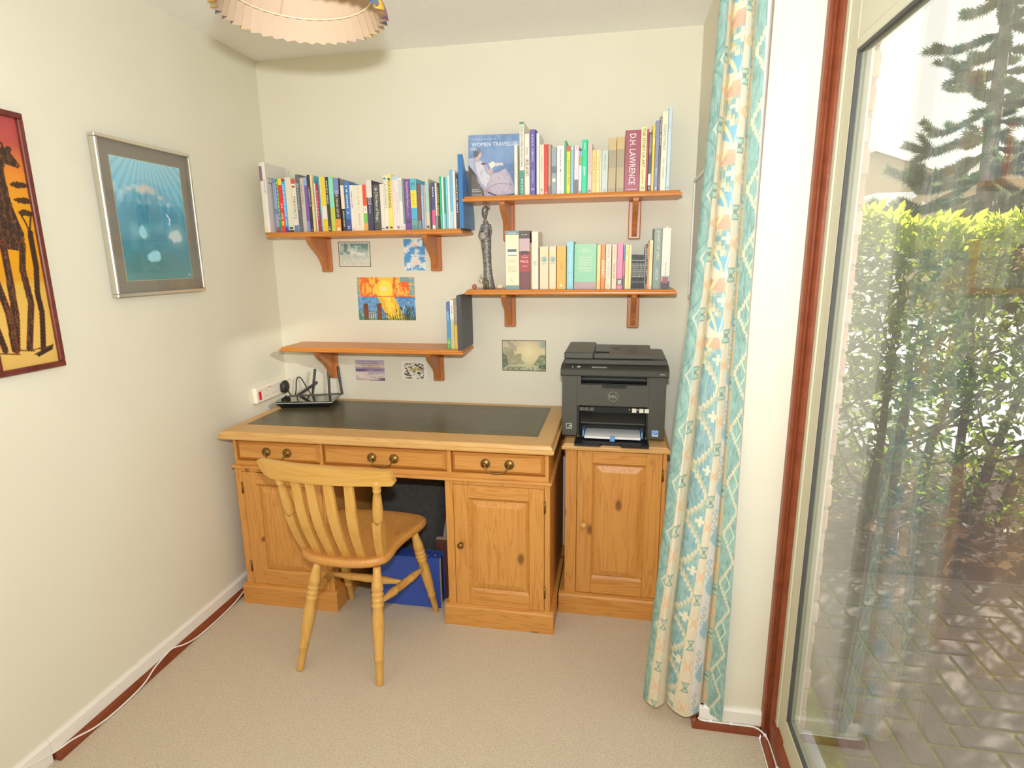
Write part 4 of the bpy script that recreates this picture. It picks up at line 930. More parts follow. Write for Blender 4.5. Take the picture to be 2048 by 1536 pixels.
  (1.2639, 1.2837, 0.287, -0.168, 0.17, 'eae6da', 'very tall white and green book with green foot, left of Hidden Ireland', [(0.965, 1, '6b9584'), (0, 0.345, '4d9c88')], [('DESMOND MORRIS MANWATCHING', '6d7a72', 0.67, 0.56, 0.5), ('-----', 'c9e6dc', 0.13, 0.2, 0.25)]),
  (1.2851, 1.3057, 0.241, -0.165, 0.14, 'eee3cf', 'cream book with large dark word IRELAND on its spine', [], [('Hidden', '6b6256', 0.72, 0.16, 0.3), ('IRELAND', '4f483f', 0.455, 0.28, 0.62)]),
  (1.3078, 1.3296, 0.256, -0.167, 0.15, '6b62a6', 'purple book with white capitals under a tall green and white neighbour', [], [('KAHLIL GIBRAN', 'd9d4ee', 0.72, 0.5, 0.38), ('ILLUSTRATED ANTHOLOGY', 'd9d4ee', 0.28, 0.2, 0.3), ('S', 'efeaf8', 0.09, 0.06, 0.55)]),
  (1.33, 1.333, 0.256, -0.15, 0.15, '5a5290', 'thin violet book squeezed between the purple and the pale white spines', [], []),
  (1.3344, 1.3462, 0.241, -0.165, 0.14, 'e4eae6', 'pale white book with faint blue lettering right of the purple spine', [], [('-----------', 'b9cfd6', 0.5, 0.6, 0.25)]),
  (1.3474, 1.366, 0.197, -0.165, 0.13, 'ded4bc', 'beige paperback with small spaced brown capitals', [], [('C O L L E C T E D', '77695a', 0.62, 0.55, 0.22), ('-', '8a7a68', 0.1, 0.05, 0.2)]),
  (1.3666, 1.3822, 0.197, -0.165, 0.13, 'ee4038', 'plain bright red paperback on the upper right shelf', [(0.02, 0.06, 'f49a90')], []),
  (1.3828, 1.3948, 0.197, -0.165, 0.13, 'b7a08c', 'brown paperback with a pale swirl at its foot, right of the red one', [(0.0, 0.17, '8c8074')], []),
  (1.396, 1.4175, 0.184, -0.165, 0.12, '96a6ae', 'grey paperback with a black and white bird picture', [(0.27, 0.34, 'eeeae2'), (0.45, 0.6, '6e7a80')], []),
  (1.4187, 1.4496, 0.189, -0.165, 0.125, 'efe8e4', 'broad white paperback with fine mauve lettering and a small red oval', [], [('---------- --', 'a89ab0', 0.7, 0.45, 0.18), ('--------', 'cdbcc4', 0.35, 0.3, 0.14), ('O', 'd2664e', 0.055, 0.05, 0.28)]),
  (1.4505, 1.4576, 0.208, -0.165, 0.14, '46b392', 'narrow sea green book left of the lime one', [], []),
  (1.4582, 1.4742, 0.187, -0.165, 0.125, 'd9da3e', 'lime yellow paperback with a red top', [(0.885, 1, 'ee5552')], [('-------- ----', '9a9a3a', 0.45, 0.5, 0.22)]),
  (1.4751, 1.4886, 0.186, -0.165, 0.125, '8fbdda', 'light blue paperback right of the lime yellow one', [], [('-', 'f0f4f8', 0.95, 0.04, 0.4)]),
  (1.4901, 1.5081, 0.185, -0.165, 0.125, 'efdbe0', 'pinkish white paperback with a dark grey foot left of a mixed green spine', [(0, 0.3, '6f7276')], [('--', 'c9698c', 0.95, 0.06, 0.2), ('-----', 'd9b9c6', 0.45, 0.2, 0.15)]),
  (1.5087, 1.521, 0.174, -0.165, 0.12, 'e3dbe4', 'small paperback with black, blue and green blocks over a white lower spine', [(0.95, 1, '3c3f44'), (0.84, 0.95, '7a9ac4'), (0.63, 0.84, '8fae5e'), (0, 0.06, 'd08a9a')], []),
  (1.5217, 1.5428, 0.208, -0.167, 0.14, '27cf9a', 'vivid green book with white word Japan', [], [('Japan', 'ffffff', 0.42, 0.2, 0.55), ('----', 'c9f4e4', 0.88, 0.1, 0.25)]),
  (1.5439, 1.5626, 0.194, -0.165, 0.13, 'd6bfb6', 'pinkish grey paperback right of the vivid green Japan book', [], [('-------- -----', 'b09a94', 0.65, 0.5, 0.2), ('-', '8a7a78', 0.05, 0.04, 0.4)]),
  (1.5631, 1.5789, 0.166, -0.165, 0.12, 'f0cd84', 'golden yellow paperback, left of a matching pair', [], [('------- -----', 'c09a54', 0.55, 0.6, 0.25)]),
  (1.5795, 1.5934, 0.166, -0.165, 0.12, 'f2dca0', 'pale yellow paperback, right of a matching pair', [], [('------- -----', 'c9a660', 0.55, 0.6, 0.25)]),
  (1.594, 1.601, 0.165, -0.165, 0.12, 'ead7b8', 'narrow fawn booklet between pale yellow and grey blue paperbacks', [], []),
  (1.6018, 1.627, 0.163, -0.165, 0.12, 'c3cfc8', 'grey blue paperback left of two brown hardbacks', [(0.0, 0.03, 'a9b4ae')], [('------ -----', '8c9a98', 0.72, 0.35, 0.2), ('---', '8c9a98', 0.06, 0.06, 0.2)]),
  (1.6282, 1.6587, 0.209, -0.168, 0.15, 'c9b07a', 'tan hardback with a sepia hand picture, left one of two', [(0, 0.78, 'a3977a'), (0.08, 0.45, 'b5a47c')], []),
  (1.6604, 1.6914, 0.212, -0.168, 0.15, 'c9b07a', 'tan hardback with a sepia hand picture, right one of two beside the maroon book', [(0, 0.78, 'a3977a'), (0.08, 0.45, 'b5a47c')], []),
  (1.6925, 1.7527, 0.234, -0.17, 0.16, 'a04a5e', 'very thick maroon book with large white capitals on the upper right shelf', [(0.035, 0.047, 'ecd9d0')], [('D.H. LAWRENCE', 'f8f0ea', 0.53, 0.82, 0.4)]),
  (1.7534, 1.7771, 0.244, -0.168, 0.16, 'f0e2a8', 'cream yellow book lettered THE STORY OF ART', [], [('THE STORY OF ART', '56523e', 0.68, 0.6, 0.5), ('Gombrich', '7a765c', 0.235, 0.22, 0.4), ('o', '7a765c', 0.06, 0.04, 0.5)]),
  (1.7776, 1.7844, 0.236, -0.168, 0.16, 'b9505a', 'thin dusty red book right of THE STORY OF ART', [], []),
  (1.7853, 1.7974, 0.223, -0.168, 0.16, '55565a', 'charcoal book with a white label low on its spine', [(0.1, 0.3, 'dcdce6'), (0.05, 0.065, 'e8e8e8'), (0.62, 0.97, '74767c')], [('LIGHTHOUSES', 'c6c8cc', 0.8, 0.32, 0.45)]),
  (1.7982, 1.8092, 0.25, -0.168, 0.17, 'e6cb50', 'tall mustard yellow book on the upper right shelf', [(0.7, 0.8, 'f0e2a4')], []),
  (1.81, 1.8246, 0.265, -0.168, 0.18, '8a8fb4', 'tall slate blue book left of a narrow grey one', [], [('----', 'd0d4ea', 0.28, 0.1, 0.3), ('-', 'e6e8f4', 0.04, 0.03, 0.3)]),
  (1.8251, 1.8321, 0.278, -0.168, 0.18, '77776f', 'tall narrow grey green book with white lettering, left of the tall cream one', [], [('------- ------', 'efece2', 0.8, 0.35, 0.45)]),
  (1.8332, 1.8561, 0.297, -0.168, 0.19, 'eee6d2', 'tall cream book with spaced grey capitals, second from the right end', [], [('CONSTABLE', '9a9484', 0.68, 0.46, 0.42), ('--- --------', 'b9b2a0', 0.28, 0.25, 0.25)]),
  (1.8572, 1.8706, 0.313, -0.168, 0.19, 'c3dcec', 'tallest pale blue book at the right end of the upper right shelf', [], [('TURNER', 'a4bfd2', 0.78, 0.2, 0.3), ('o', '4f7a9a', 0.04, 0.03, 0.5)]),
 ],
 'MR': [
  (1.1991, 1.2586, 0.246, -0.17, 0.15, 'efe4c6', 'thick cream hardback with teal bands at head and foot and a small dark picture', [(0.93, 1, '7d9c9c'), (0, 0.07, '7d9c9c'), (0.575, 0.69, '5f7078'), (0.585, 0.645, 'dfe0d8')], []),
  (1.2595, 1.3063, 0.245, -0.17, 0.15, '7c5058', 'thick dark hardback with a red middle and a small flame picture', [(0.88, 1, '5a5656'), (0.65, 0.87, 'c9b0b6'), (0.6, 0.66, '5f4a50'), (0.3, 0.6, 'b04a56')], []),
  (1.3067, 1.3111, 0.195, -0.16, 0.12, 'd9c08a', 'very thin tan booklet right of the thick dark hardback', [], []),
  (1.313, 1.3414, 0.241, -0.167, 0.14, 'ece4d0', 'cream paperback with faint red and green lettering on the lower right shelf', [], [('D-------', 'cf9a90', 0.75, 0.3, 0.25), ('xo', '9ab09a', 0.46, 0.08, 0.5), ('---------', 'cfcab8', 0.25, 0.3, 0.15)]),
  (1.3471, 1.3847, 0.179, -0.165, 0.13, 'e6d5b6', 'beige paperback with a teal globe, left one of a pair', [], []),
  (1.3875, 1.4175, 0.179, -0.165, 0.13, 'e6d5b6', 'beige paperback with a teal globe, right one of a pair', [], []),
  (1.4206, 1.46, 0.18, -0.166, 0.13, 'f6b04c', 'orange yellow paperback with a white bird at its foot', [], [('----', 'b98038', 0.55, 0.15, 0.12)]),
  (1.463, 1.4918, 0.198, -0.166, 0.14, '86c9dc', 'turquoise paperback left of the green face out book', [(0.02, 0.98, '90d0de')], [('- --------- ----', 'c9e8ee', 0.5, 0.7, 0.25)]),
  (1.4943, 1.588, 0.187, -0.166, 0.13, '8fc9a6', 'very thick green book with cream title lines and mauve foot', [(0, 0.16, 'b39a9c')], []),
  (1.5894, 1.6052, 0.182, -0.165, 0.12, 'f0cf88', 'yellow paperback between the thick green book and an orange one', [], [('----', 'c9a05a', 0.12, 0.12, 0.25)]),
  (1.6064, 1.6243, 0.184, -0.165, 0.12, 'f78440', 'bright orange paperback on the lower right shelf', [(0.25, 0.63, 'f9a066')], [('-----', 'fbe0cc', 0.5, 0.3, 0.4)]),
  (1.6255, 1.6492, 0.183, -0.165, 0.12, 'e0d6be', 'grey beige paperback with pale blue lettering right of the bright orange one', [], [('|||||||||', 'a9a494', 0.83, 0.25, 0.4), ('--------', 'b4ccc8', 0.45, 0.35, 0.3), ('--', 'a9a494', 0.08, 0.06, 0.25)]),
  (1.6522, 1.6716, 0.182, -0.165, 0.12, 'ead0b4', 'beige paperback with black capitals, left of the pink one', [], [('-------', 'e6a08c', 0.83, 0.25, 0.3), ('TIME AND CITIES', '5a544e', 0.42, 0.36, 0.36)]),
  (1.6729, 1.6969, 0.189, -0.167, 0.13, 'f080a6', 'pink paperback with a black label low on its spine', [(0.08, 0.23, '4a4c48'), (0.1, 0.2, 'b9c4b8')], []),
  (1.6976, 1.7054, 0.18, -0.164, 0.12, '5c86a8', 'thin blue and red paperback just right of the pink one', [(0.3, 0.65, 'd06a72'), (0, 0.3, '5a6058')], []),
  (1.7061, 1.7206, 0.181, -0.165, 0.12, 'f0d694', 'straw yellow paperback, left of two', [], [('-----', 'a8925a', 0.85, 0.2, 0.2)]),
  (1.7211, 1.7317, 0.18, -0.165, 0.12, 'f2dea4', 'straw yellow paperback, right of two beside the little black booklets', [], []),
  (1.7324, 1.7354, 0.141, -0.165, 0.105, '3c3d3c', 'MINI', [(0.18, 0.235, '8c8e88'), (0, 0.012, '9a9c98')], [('- --------', 'dcdcd2', 0.6, 0.5, 0.5)]),
  (1.7358, 1.7388, 0.141, -0.165, 0.105, '3c3d3c', 'MINI', [(0.18, 0.235, '8c8e88'), (0, 0.012, '9a9c98')], [('- --------', 'dcdcd2', 0.6, 0.5, 0.5)]),
  (1.7392, 1.7422, 0.141, -0.165, 0.105, '3c3d3c', 'MINI', [(0.18, 0.235, '8c8e88'), (0, 0.012, '9a9c98')], [('- --------', 'dcdcd2', 0.6, 0.5, 0.5)]),
  (1.7426, 1.7456, 0.141, -0.165, 0.105, '3c3d3c', 'MINI', [(0.18, 0.235, '8c8e88'), (0, 0.012, '9a9c98')], [('- --------', 'dcdcd2', 0.6, 0.5, 0.5)]),
  (1.746, 1.749, 0.141, -0.165, 0.105, '3c3d3c', 'MINI', [(0.18, 0.235, '8c8e88'), (0, 0.012, '9a9c98')], [('- --------', 'dcdcd2', 0.6, 0.5, 0.5)]),
  (1.7494, 1.7524, 0.141, -0.165, 0.105, '3c3d3c', 'MINI', [(0.18, 0.235, '8c8e88'), (0, 0.012, '9a9c98')], [('- --------', 'dcdcd2', 0.6, 0.5, 0.5)]),
  (1.7528, 1.7558, 0.141, -0.165, 0.105, '3c3d3c', 'MINI', [(0.18, 0.235, '8c8e88'), (0, 0.012, '9a9c98')], [('- --------', 'dcdcd2', 0.6, 0.5, 0.5)]),
  (1.7562, 1.7592, 0.14, -0.165, 0.105, '3c3d3c', 'MINI', [(0.18, 0.235, '8c8e88'), (0, 0.012, '9a9c98')], [('- --------', 'dcdcd2', 0.6, 0.5, 0.5)]),
  (1.7596, 1.7626, 0.14, -0.165, 0.105, '3c3d3c', 'MINI', [(0.18, 0.235, '8c8e88'), (0, 0.012, '9a9c98')], [('- --------', 'dcdcd2', 0.6, 0.5, 0.5)]),
  (1.763, 1.766, 0.14, -0.165, 0.105, '3c3d3c', 'MINI', [(0.18, 0.235, '8c8e88'), (0, 0.012, '9a9c98')], [('- --------', 'dcdcd2', 0.6, 0.5, 0.5)]),
  (1.7664, 1.7694, 0.14, -0.165, 0.105, '3c3d3c', 'MINI', [(0.18, 0.235, '8c8e88'), (0, 0.012, '9a9c98')], [('- --------', 'dcdcd2', 0.6, 0.5, 0.5)]),
  (1.7698, 1.7728, 0.14, -0.165, 0.105, '3c3d3c', 'MINI', [(0.18, 0.235, '8c8e88'), (0, 0.012, '9a9c98')], [('- --------', 'dcdcd2', 0.6, 0.5, 0.5)]),
  (1.7732, 1.7762, 0.14, -0.165, 0.105, '3c3d3c', 'MINI', [(0.18, 0.235, '8c8e88'), (0, 0.012, '9a9c98')], [('- --------', 'dcdcd2', 0.6, 0.5, 0.5)]),
  (1.7766, 1.7796, 0.14, -0.165, 0.105, '3c3d3c', 'MINI', [(0.18, 0.235, '8c8e88'), (0, 0.012, '9a9c98')], [('- --------', 'dcdcd2', 0.6, 0.5, 0.5)]),
  (1.78, 1.783, 0.14, -0.165, 0.105, '3c3d3c', 'MINI', [(0.18, 0.235, '8c8e88'), (0, 0.012, '9a9c98')], [('- --------', 'dcdcd2', 0.6, 0.5, 0.5)]),
  (1.7834, 1.7864, 0.14, -0.165, 0.105, '3c3d3c', 'MINI', [(0.18, 0.235, '8c8e88'), (0, 0.012, '9a9c98')], [('- --------', 'dcdcd2', 0.6, 0.5, 0.5)]),
  (1.7868, 1.7912, 0.178, -0.155, 0.12, 'a9b0ac', 'thin grey book standing behind the right end of the little black books', [], []),
  (1.7916, 1.797, 0.183, -0.165, 0.125, '4b4542', 'thin black book with white title right of the little black books', [(0, 0.12, 'd07a6a')], [('------ --- ----', 'efe9dc', 0.6, 0.6, 0.55)]),
  (1.7975, 1.8032, 0.186, -0.165, 0.125, 'ee9a60', 'thin tangerine book left of the cream one right of the black title book', [], []),
  (1.8036, 1.8174, 0.198, -0.166, 0.13, 'f0dcae', 'cream paperback left of the thick grey green book', [(0.02, 0.06, 'c9b47a')], [('----- ------', 'b9a070', 0.75, 0.35, 0.2)]),
  (1.8191, 1.8514, 0.245, -0.17, 0.15, '84968c', 'thick grey green book with gold title, second from the right end of its shelf', [], [('JOAN OF ARC', 'f3dfb4', 0.72, 0.52, 0.42), ('CASTOR', 'e2e6dc', 0.25, 0.2, 0.36), ('o', 'c9a890', 0.05, 0.03, 0.2)]),
  (1.8525, 1.8877, 0.244, -0.17, 0.15, 'e9e2d4', 'thick white book with a dark haired figure picture at its foot', [(0, 0.22, '9ab4b8'), (0, 0.13, '4b4548'), (0.1, 0.2, 'a8525e')], [('------- -----', 'f8f8f4', 0.82, 0.4, 0.2), ('The Son Gary', '4a4a48', 0.32, 0.22, 0.2)]),
 ],
 'BL': [
  (0.9231, 0.9393, 0.212, -0.16, 0.14, '4a98d8', 'blue book with a green foot on the nearly empty lower shelf', [(0.78, 1, '5d74b4'), (0, 0.23, '6cb35c')], [('Sea Fever', 'e4eefa', 0.7, 0.4, 0.4), ('O', 'f4f8ee', 0.14, 0.06, 0.6)]),
  (0.9402, 0.9579, 0.221, -0.16, 0.14, 'cdc595', 'book with white upper half and khaki lower half next to the blue one', [(0.6, 1, 'efe9e0'), (0.55, 0.62, 'bcd6dc')], [('----', '8a8a8a', 0.8, 0.15, 0.2)]),
  (0.9589, 0.9815, 0.227, -0.16, 0.15, 'e8c456', 'book with grey upper half and yellow lower half lettered THE DEAD', [(0.48, 1, '9a958c')], [('THE DEAD', 'dcd8cc', 0.72, 0.36, 0.4)]),
 ],
}
PAGE = plain('e6dcc2', 0.9)
def book(x0, x1, h, ys, dep, zs, col, label, bands, texts, group):
    w_ = x1-x0; xc = (x0+x1)/2
    t = thing('book', label, 'book', (xc, ys, zs), group)
    c = min(.0016, w_*.22); b_ = min(.0013, w_*.2); ya, yb = ys, ys+dep
    U = [(x0,yb),(x0,ya+c),(x0+c,ya),(x1-c,ya),(x1,ya+c),(x1,yb),(x1-b_,yb),(x1-b_,ya+.0025),(x0+b_,ya+.0025),(x0+b_,yb)]
    MB().prism(U, 'z', zs+.0003, zs+h).build('cover', plain(col, .42), t)
    MB().box(x0+b_+.0001, x1-b_-.0001, ya+.0026, yb-.003, zs+.0008, zs+h-.0022).build('pages', PAGE, t)
    for i, (a, e, bc) in enumerate(bands):
        nar = .0 if (e-a) > .12 or a == 0 or e == 1 else w_*.16
        MB().box(x0+c*.5+nar, x1-c*.5-nar, ya-.0003-.0001*i, ya+.0004, zs+h*a+.0004, zs+h*e+(.0001 if e == 1 else 0)).build('spine_panel', plain(bc, .42), t)
    for s_, tc, zc, L, W in texts:
        L = L*h; W = min(W*w_, .03)
        if s_ in ('O','o','H','S','x','xo','-'): W = max(W, .004)
        text(s_, tc, (xc, ya-.0009, zs+h*zc), (0,0,-1), (1,0,0), L, W, t, 'spine_title')
    return t
ZS = {'TL': 1.622, 'TR': 1.752, 'MR': 1.363, 'BL': 1.095}
GR = {'TL': 'books on the upper left shelf', 'TR': 'books on the upper right shelf', 'MR': 'books on the lower right shelf', 'BL': 'books on the lowest shelf'}
SPECIAL = {}; mini = 0
ORD = 'first second third fourth fifth sixth seventh eighth ninth tenth eleventh twelfth thirteenth fourteenth fifteenth sixteenth'.split()
for key, rows in BOOKS.items():
    for r in rows:
        lab = r[6]; grp = GR[key]
        if lab == 'MINI': lab = ORD[mini] + ' little black booklet from the left in the even row of black booklets'; mini += 1; grp = 'little black booklets'
        SPECIAL[r[6]] = book(r[0], r[1], r[2], r[3], r[4], ZS[key], r[5], lab, r[7], r[8], grp)
def find(s_): return [v for k, v in SPECIAL.items() if s_ in k][0]
# front cover of the tall white management book (turned to the room)
t = find('tall white management'); 
text('Practical Project','3d3d47',(.1208+.0004,-.150,1.622+.236),(0,1,0),(0,0,1),.066,.011,t,'cover_title')
text('Management','3d3d47',(.1208+.0004,-.158,1.622+.216),(0,1,0),(0,0,1),.05,.011,t,'cover_title')
MB().box(.1205,.1209,-.198,-.028,1.6235,1.622+.30).build('cover_print', plain('dcd6cf',.5), t)
# letters of the teal and yellow book
t = find('letters yo')
text('yo','3f6f80',(.7955,-.1672,1.622+.213*.875),(1,0,0),(0,0,1),.020,.022,t,'spine_title')
text('u c a n','8a7a3a',(.7955,-.1672,1.622+.213*.60),(0,0,-1),(1,0,0),.055,.006,t,'spine_title')
for q in (.10,.15): MB().box(.785,.808,-.1666,-.1662,1.622+.213*q,1.622+.213*q+.006).build('spine_panel', plain('7fb0b0',.5), t)
# ivory paperback's teal ball, the cream book's globe, the two globes on the twin paperbacks
def disc(t, x, y, z, r, col, name='spine_motif'): MB().lathe([(0,r),(1,r)], (x,y,z), (x,y-.0003,z), 18).build(name, plain(col,.5), t)
disc(find('thick cream book with a small black globe'), .2068, -.1684, 1.640, .0055, '5a5a52')
for lab, xc in (('left one of a pair', 1.3659), ('right one of a pair', 1.4025)):
    t = find(lab); disc(t, xc, -.1652, 1.363+.126, .0115, '7fa3a2'); disc(t, xc, -.1656, 1.363+.126, .0085, 'c9cdb2'); disc(t, xc+.001, -.1660, 1.363+.125, .0065, '8fb0aa')
    MB().box(xc-.011,xc+.011,-.1653,-.1650,1.363+.143,1.363+.152).build('spine_panel', plain('f2d98c',.5), t)
    text('----','6f8f96',(xc,-.1655,1.363+.107),(1,0,0),(0,0,1),.018,.003,t,'spine_title')
# paul hardback and cream hardback: upright lettering across the spine
t = find('thick dark hardback'); xc = 1.2829
text('PAUL','f2ded2',(xc,-.1708,1.363+.245*.48),(1,0,0),(0,0,1),.034,.011,t,'spine_title')
text('The','f2ded2',(xc,-.1708,1.363+.245*.585),(1,0,0),(0,0,1),.008,.004,t,'spine_title')
text('Testament','f2ded2',(xc,-.1708,1.363+.245*.555),(1,0,0),(0,0,1),.028,.006,t,'spine_title')
text('Apostle','f2ded2',(xc,-.1708,1.363+.245*.40),(1,0,0),(0,0,1),.022,.007,t,'spine_title')
text('-- ---','d9d2d2',(xc,-.1708,1.363+.245*.935),(1,0,0),(0,0,1),.024,.004,t,'spine_title')
t = find('thick cream hardback'); xc = 1.2289
for zc, s_ in ((.96,'---------'),(.50,'--------'),(.47,'-------'),(.40,'---- -----'),(.37,'----------'),(.34,'----------'),(.31,'-----')):
    text(s_, 'c9b68e' if zc < .9 else 'dfe8e8', (xc,-.1708,1.363+.246*zc),(1,0,0),(0,0,1),.034,.0035,t,'spine_title')
text('L','8a7f66',(xc,-.1706,1.363+.246*.16),(1,0,0),(0,0,1),.006,.014,t,'spine_motif')
# thick green book: title and list in cream
t = find('very thick green'); xc = 1.5411
for zc, s_, L in ((.90,'IRIS',.022),(.84,'MURDOCH',.052)): text(s_,'d6e0c4',(xc,-.1664,1.363+.187*zc),(1,0,0),(0,0,1),L,.011,t,'spine_title')
for i, s_ in enumerate(('Henry and Cato','A Word Child','A Severed Head','The Flight from','the Enchanter','The Unicorn')):
    text(s_,'efe9c8',(xc,-.1664,1.363+.187*(.71-.058*i)),(1,0,0),(0,0,1),.056 if i % 2 == 0 else .05,.0085,t,'spine_title')
# bird on the orange paperback
t = find('orange yellow paperback')
MB().add([(1.432,-.1664,1.374),(1.438,-.1664,1.386),(1.445,-.1664,1.380),(1.449,-.1664,1.392),(1.443,-.1664,1.374)],[(0,1,2,4),(2,3,4)]).build('spine_motif', plain('fbeed2',.5), t, fix=False)

def blue_portrait():
    p = Pic(110,128,'7f9cc8'); nz = p.noise(9,7,4); p.a += (nz[...,None]-.5)*.12
    p.ell(.55,.30,.55,.20,'93aed4',.5,.8)
    p.rect(0,1,.56,1,'7088ae',.5); p.ell(.88,.60,.40,.16,'6a88b4',.8,.4)
    p.poly([(0,.48),(.16,.62),(.30,.80),(.42,1),(0,1)],'5f5d5c'); p.poly([(.06,.62),(.16,.68),(.28,.88),(.3,1),(.06,1)],'77736c')
    p.poly([(.0,.37),(.10,.36),(.18,.52),(.26,.70),(.14,.62),(.0,.46)],'b4c4dc')
    p.poly([(.08,.38),(.20,.38),(.34,.44),(.44,.62),(.62,.60),(.74,.54),(.84,.66),(.95,.94),(.80,.96),(.60,.97),(.32,.98),(.30,.88),(.20,.76),(.12,.55)],'b4b2c8')
    p.poly([(.14,.42),(.26,.42),(.34,.60),(.46,.68),(.34,.84),(.24,.74),(.16,.58)],'d8d8e2')
    p.poly([(.44,.66),(.70,.56),(.80,.70),(.86,.94),(.50,.95),(.40,.82)],'c6bccb'); nz2 = p.noise(22,22,9)
    m = (p.u > .1)&(p.u < .95)&(p.v > .4)&(nz2 > .62); p.put(m,'a49bb6',.35)
    p.ell(.185,.305,.068,.075,'d8bcb2'); p.ell(.165,.255,.085,.055,'7d8aa0'); p.ell(.145,.30,.05,.055,'6f6f7a'); p.ell(.225,.33,.025,.03,'d8bcb2'); p.ell(.10,.22,.07,.03,'a9bcd6')
    p.poly([(.13,.35),(.21,.36),(.22,.40),(.12,.40)],'d2b5aa')
    p.poly([(.40,.46),(.50,.42),(.54,.49),(.45,.55)],'ece6d8'); p.poly([(.52,.45),(.68,.45),(.70,.49),(.54,.50)],'d9d4cf')
    p.ell(.30,.46,.05,.02,'8a5a62'); p.ell(.44,.58,.05,.035,'d6b2aa'); p.ell(.36,.90,.035,.03,'c98a86'); p.line([(.40,.84),(.60,.78),(.86,.80)],.006,'8f86a4')
    p.line([(.40,.92),(.60,.99),(.9,.96)],.012,'4a4e58'); return p
t = thing('book', 'large blue book facing out with a reclining woman on its front cover', 'book', (1.135,-.10,1.752), GR['TR'])
o_ = Vector((1.0275,-.112,1.7535)); ex = Vector((1,.06,0)).normalized(); ey = Vector((0,.10,1)).normalized(); nn = ex.cross(ey)
R = Matrix((ex,ey,-nn)).transposed().to_4x4(); R.translation = o_
MB().cbox(.0,.220,0,.262,.0,.002,.0004).cbox(.0,.220,0,.262,.018,.020,.0004).cbox(0,.002,0,.262,.0021,.0179,.0004).xf(R).build('cover', plain('8fa6cc',.35), t)
MB().box(.0025,.217,.003,.259,.0025,.0175).xf(R).build('pages', PAGE, t)
cp_ = blue_portrait(); print_obj('cover_picture', cp_, R @ Vector((.001,.2615,-.0004)), ex, ey, .218, .2605, t, .3)
text('The Illustrated Guide of','d6dcea',R @ Vector((.065,.244,-.001)),ex,ey,.108,.0065,t,'cover_title')
text('WOMEN TRAVELLERS','eef1f6',R @ Vector((.120,.222,-.001)),ex,ey,.212,.016,t,'cover_title')
for zc, s_, L in ((.034,'------',.03),(.026,'---------',.038),(.012,'------------',.045)): text(s_,'e4e4e6',R @ Vector((.016+L/2,zc,-.001)),ex,ey,L,.004,t,'cover_title')

# blue magazine file at the end of the upper left shelf, grey ring binder on the lowest shelf
mf = thing('magazine_file', 'blue plastic magazine file with curved sides at the end of the upper left shelf', 'file', (1.016,-.1,1.622))
BF = plain('3f7fc0', .3); prof = [(-.198,1.6225),(-.012,1.6225),(-.006,1.628),(-.004,1.650),(-.010,1.700),(-.040,1.760),(-.085,1.800),(-.130,1.840),(-.165,1.895),(-.185,1.920),(-.198,1.922)]
MB().prism(prof,'x',1.0075,1.009).prism(prof,'x',1.0245,1.026).box(1.0091,1.0244,-.198,-.1965,1.6225,1.92).box(1.0091,1.0244,-.196,-.005,1.6226,1.624).build('case', BF, mf)
MB().box(1.011,1.0155,-.19,-.03,1.6245,1.81).build('papers', plain('b9a89a',.8), mf)
MB().box(1.0165,1.0225,-.192,-.05,1.6245,1.79).build('papers', plain('e6e0d8',.8), mf)
for zc in (.135,.105): MB().box(1.0261,1.0264,-.155,-.12,1.622+zc,1.622+zc+.014).build('print_mark', plain('9c7fc0' if zc > .12 else '6aa6dc',.4), mf)
rb = thing('ring_binder', 'dark grey ring binder standing at the right end of the lowest shelf', 'file', (.995,-.1,1.095))
RBM = plain('4a4d50', .45)
MB().prism([(-.198,1.0955),(-.004,1.0955),(-.004,1.338),(-.198,1.338)],'x',1.0005,1.0025).prism([(-.198,1.0955),(-.004,1.0955),(-.004,1.338),(-.198,1.338)],'x',.9830,.9850).cbox(.9830,1.0025,-.2005,-.1981,1.0955,1.338,.0008).build('cover', RBM, rb)
MB().box(.9855,1.000,-.19,-.012,1.097,1.325).build('paper', plain('d9d4c8',.8), rb)
MB().prism([(-.20,1.0956),(-.004,1.0956),(.0-.002,1.16),(.0-.002,1.25),(-.004,1.338),(-.2,1.338)],'x',1.0026,1.0042).build('cover_flap', plain('57595a',.5), rb)

# ================================================================== statuette and stones
fg = thing('statuette', 'dark bronze statuette of a slender woman in a head wrap holding a pot', 'statuette', (1.108,-.12,1.363))
BZ = noisy('bronze_resin', '4a4745', '9a9792', 110, 0.33, 0.5, 260, spec=0.7, dist=0.003); MATS[('n','bronze_resin')].node_tree.nodes['Principled BSDF'].inputs['Metallic'].default_value = 0.2
LV_ = [(0,1.114,.027,.021),(.012,1.113,.026,.021),(.05,1.111,.021,.018),(.085,1.109,.018,.0165),(.115,1.108,.0175,.016),(.145,1.107,.0185,.017),(.175,1.105,.020,.018),(.20,1.1045,.0215,.019),(.222,1.104,.0225,.020),(.240,1.103,.020,.018),(.258,1.104,.0165,.014),(.272,1.105,.0165,.013),(.282,1.105,.0155,.011),(.291,1.1045,.010,.008),(.298,1.103,.006,.006),(.310,1.102,.0052,.0055),(.318,1.101,.0085,.0095),(.328,1.1005,.0122,.0135),(.340,1.1015,.0142,.0155),(.350,1.103,.0132,.0145),(.357,1.105,.0085,.010),(.361,1.107,.004,.005)]
S_ = 16; vs = []
for z,x,rx,ry in LV_:
    for k in range(S_):
        an = 2*math.pi*k/S_; rb_ = 1+.05*(k % 2)*(1 if z < .25 else 0); vs.append((x+rx*rb_*math.cos(an), -.12+ry*rb_*math.sin(an), 1.3633+z*.985))
fs = [(i*S_+k,i*S_+(k+1)%S_,(i+1)*S_+(k+1)%S_,(i+1)*S_+k) for i in range(len(LV_)-1) for k in range(S_)]
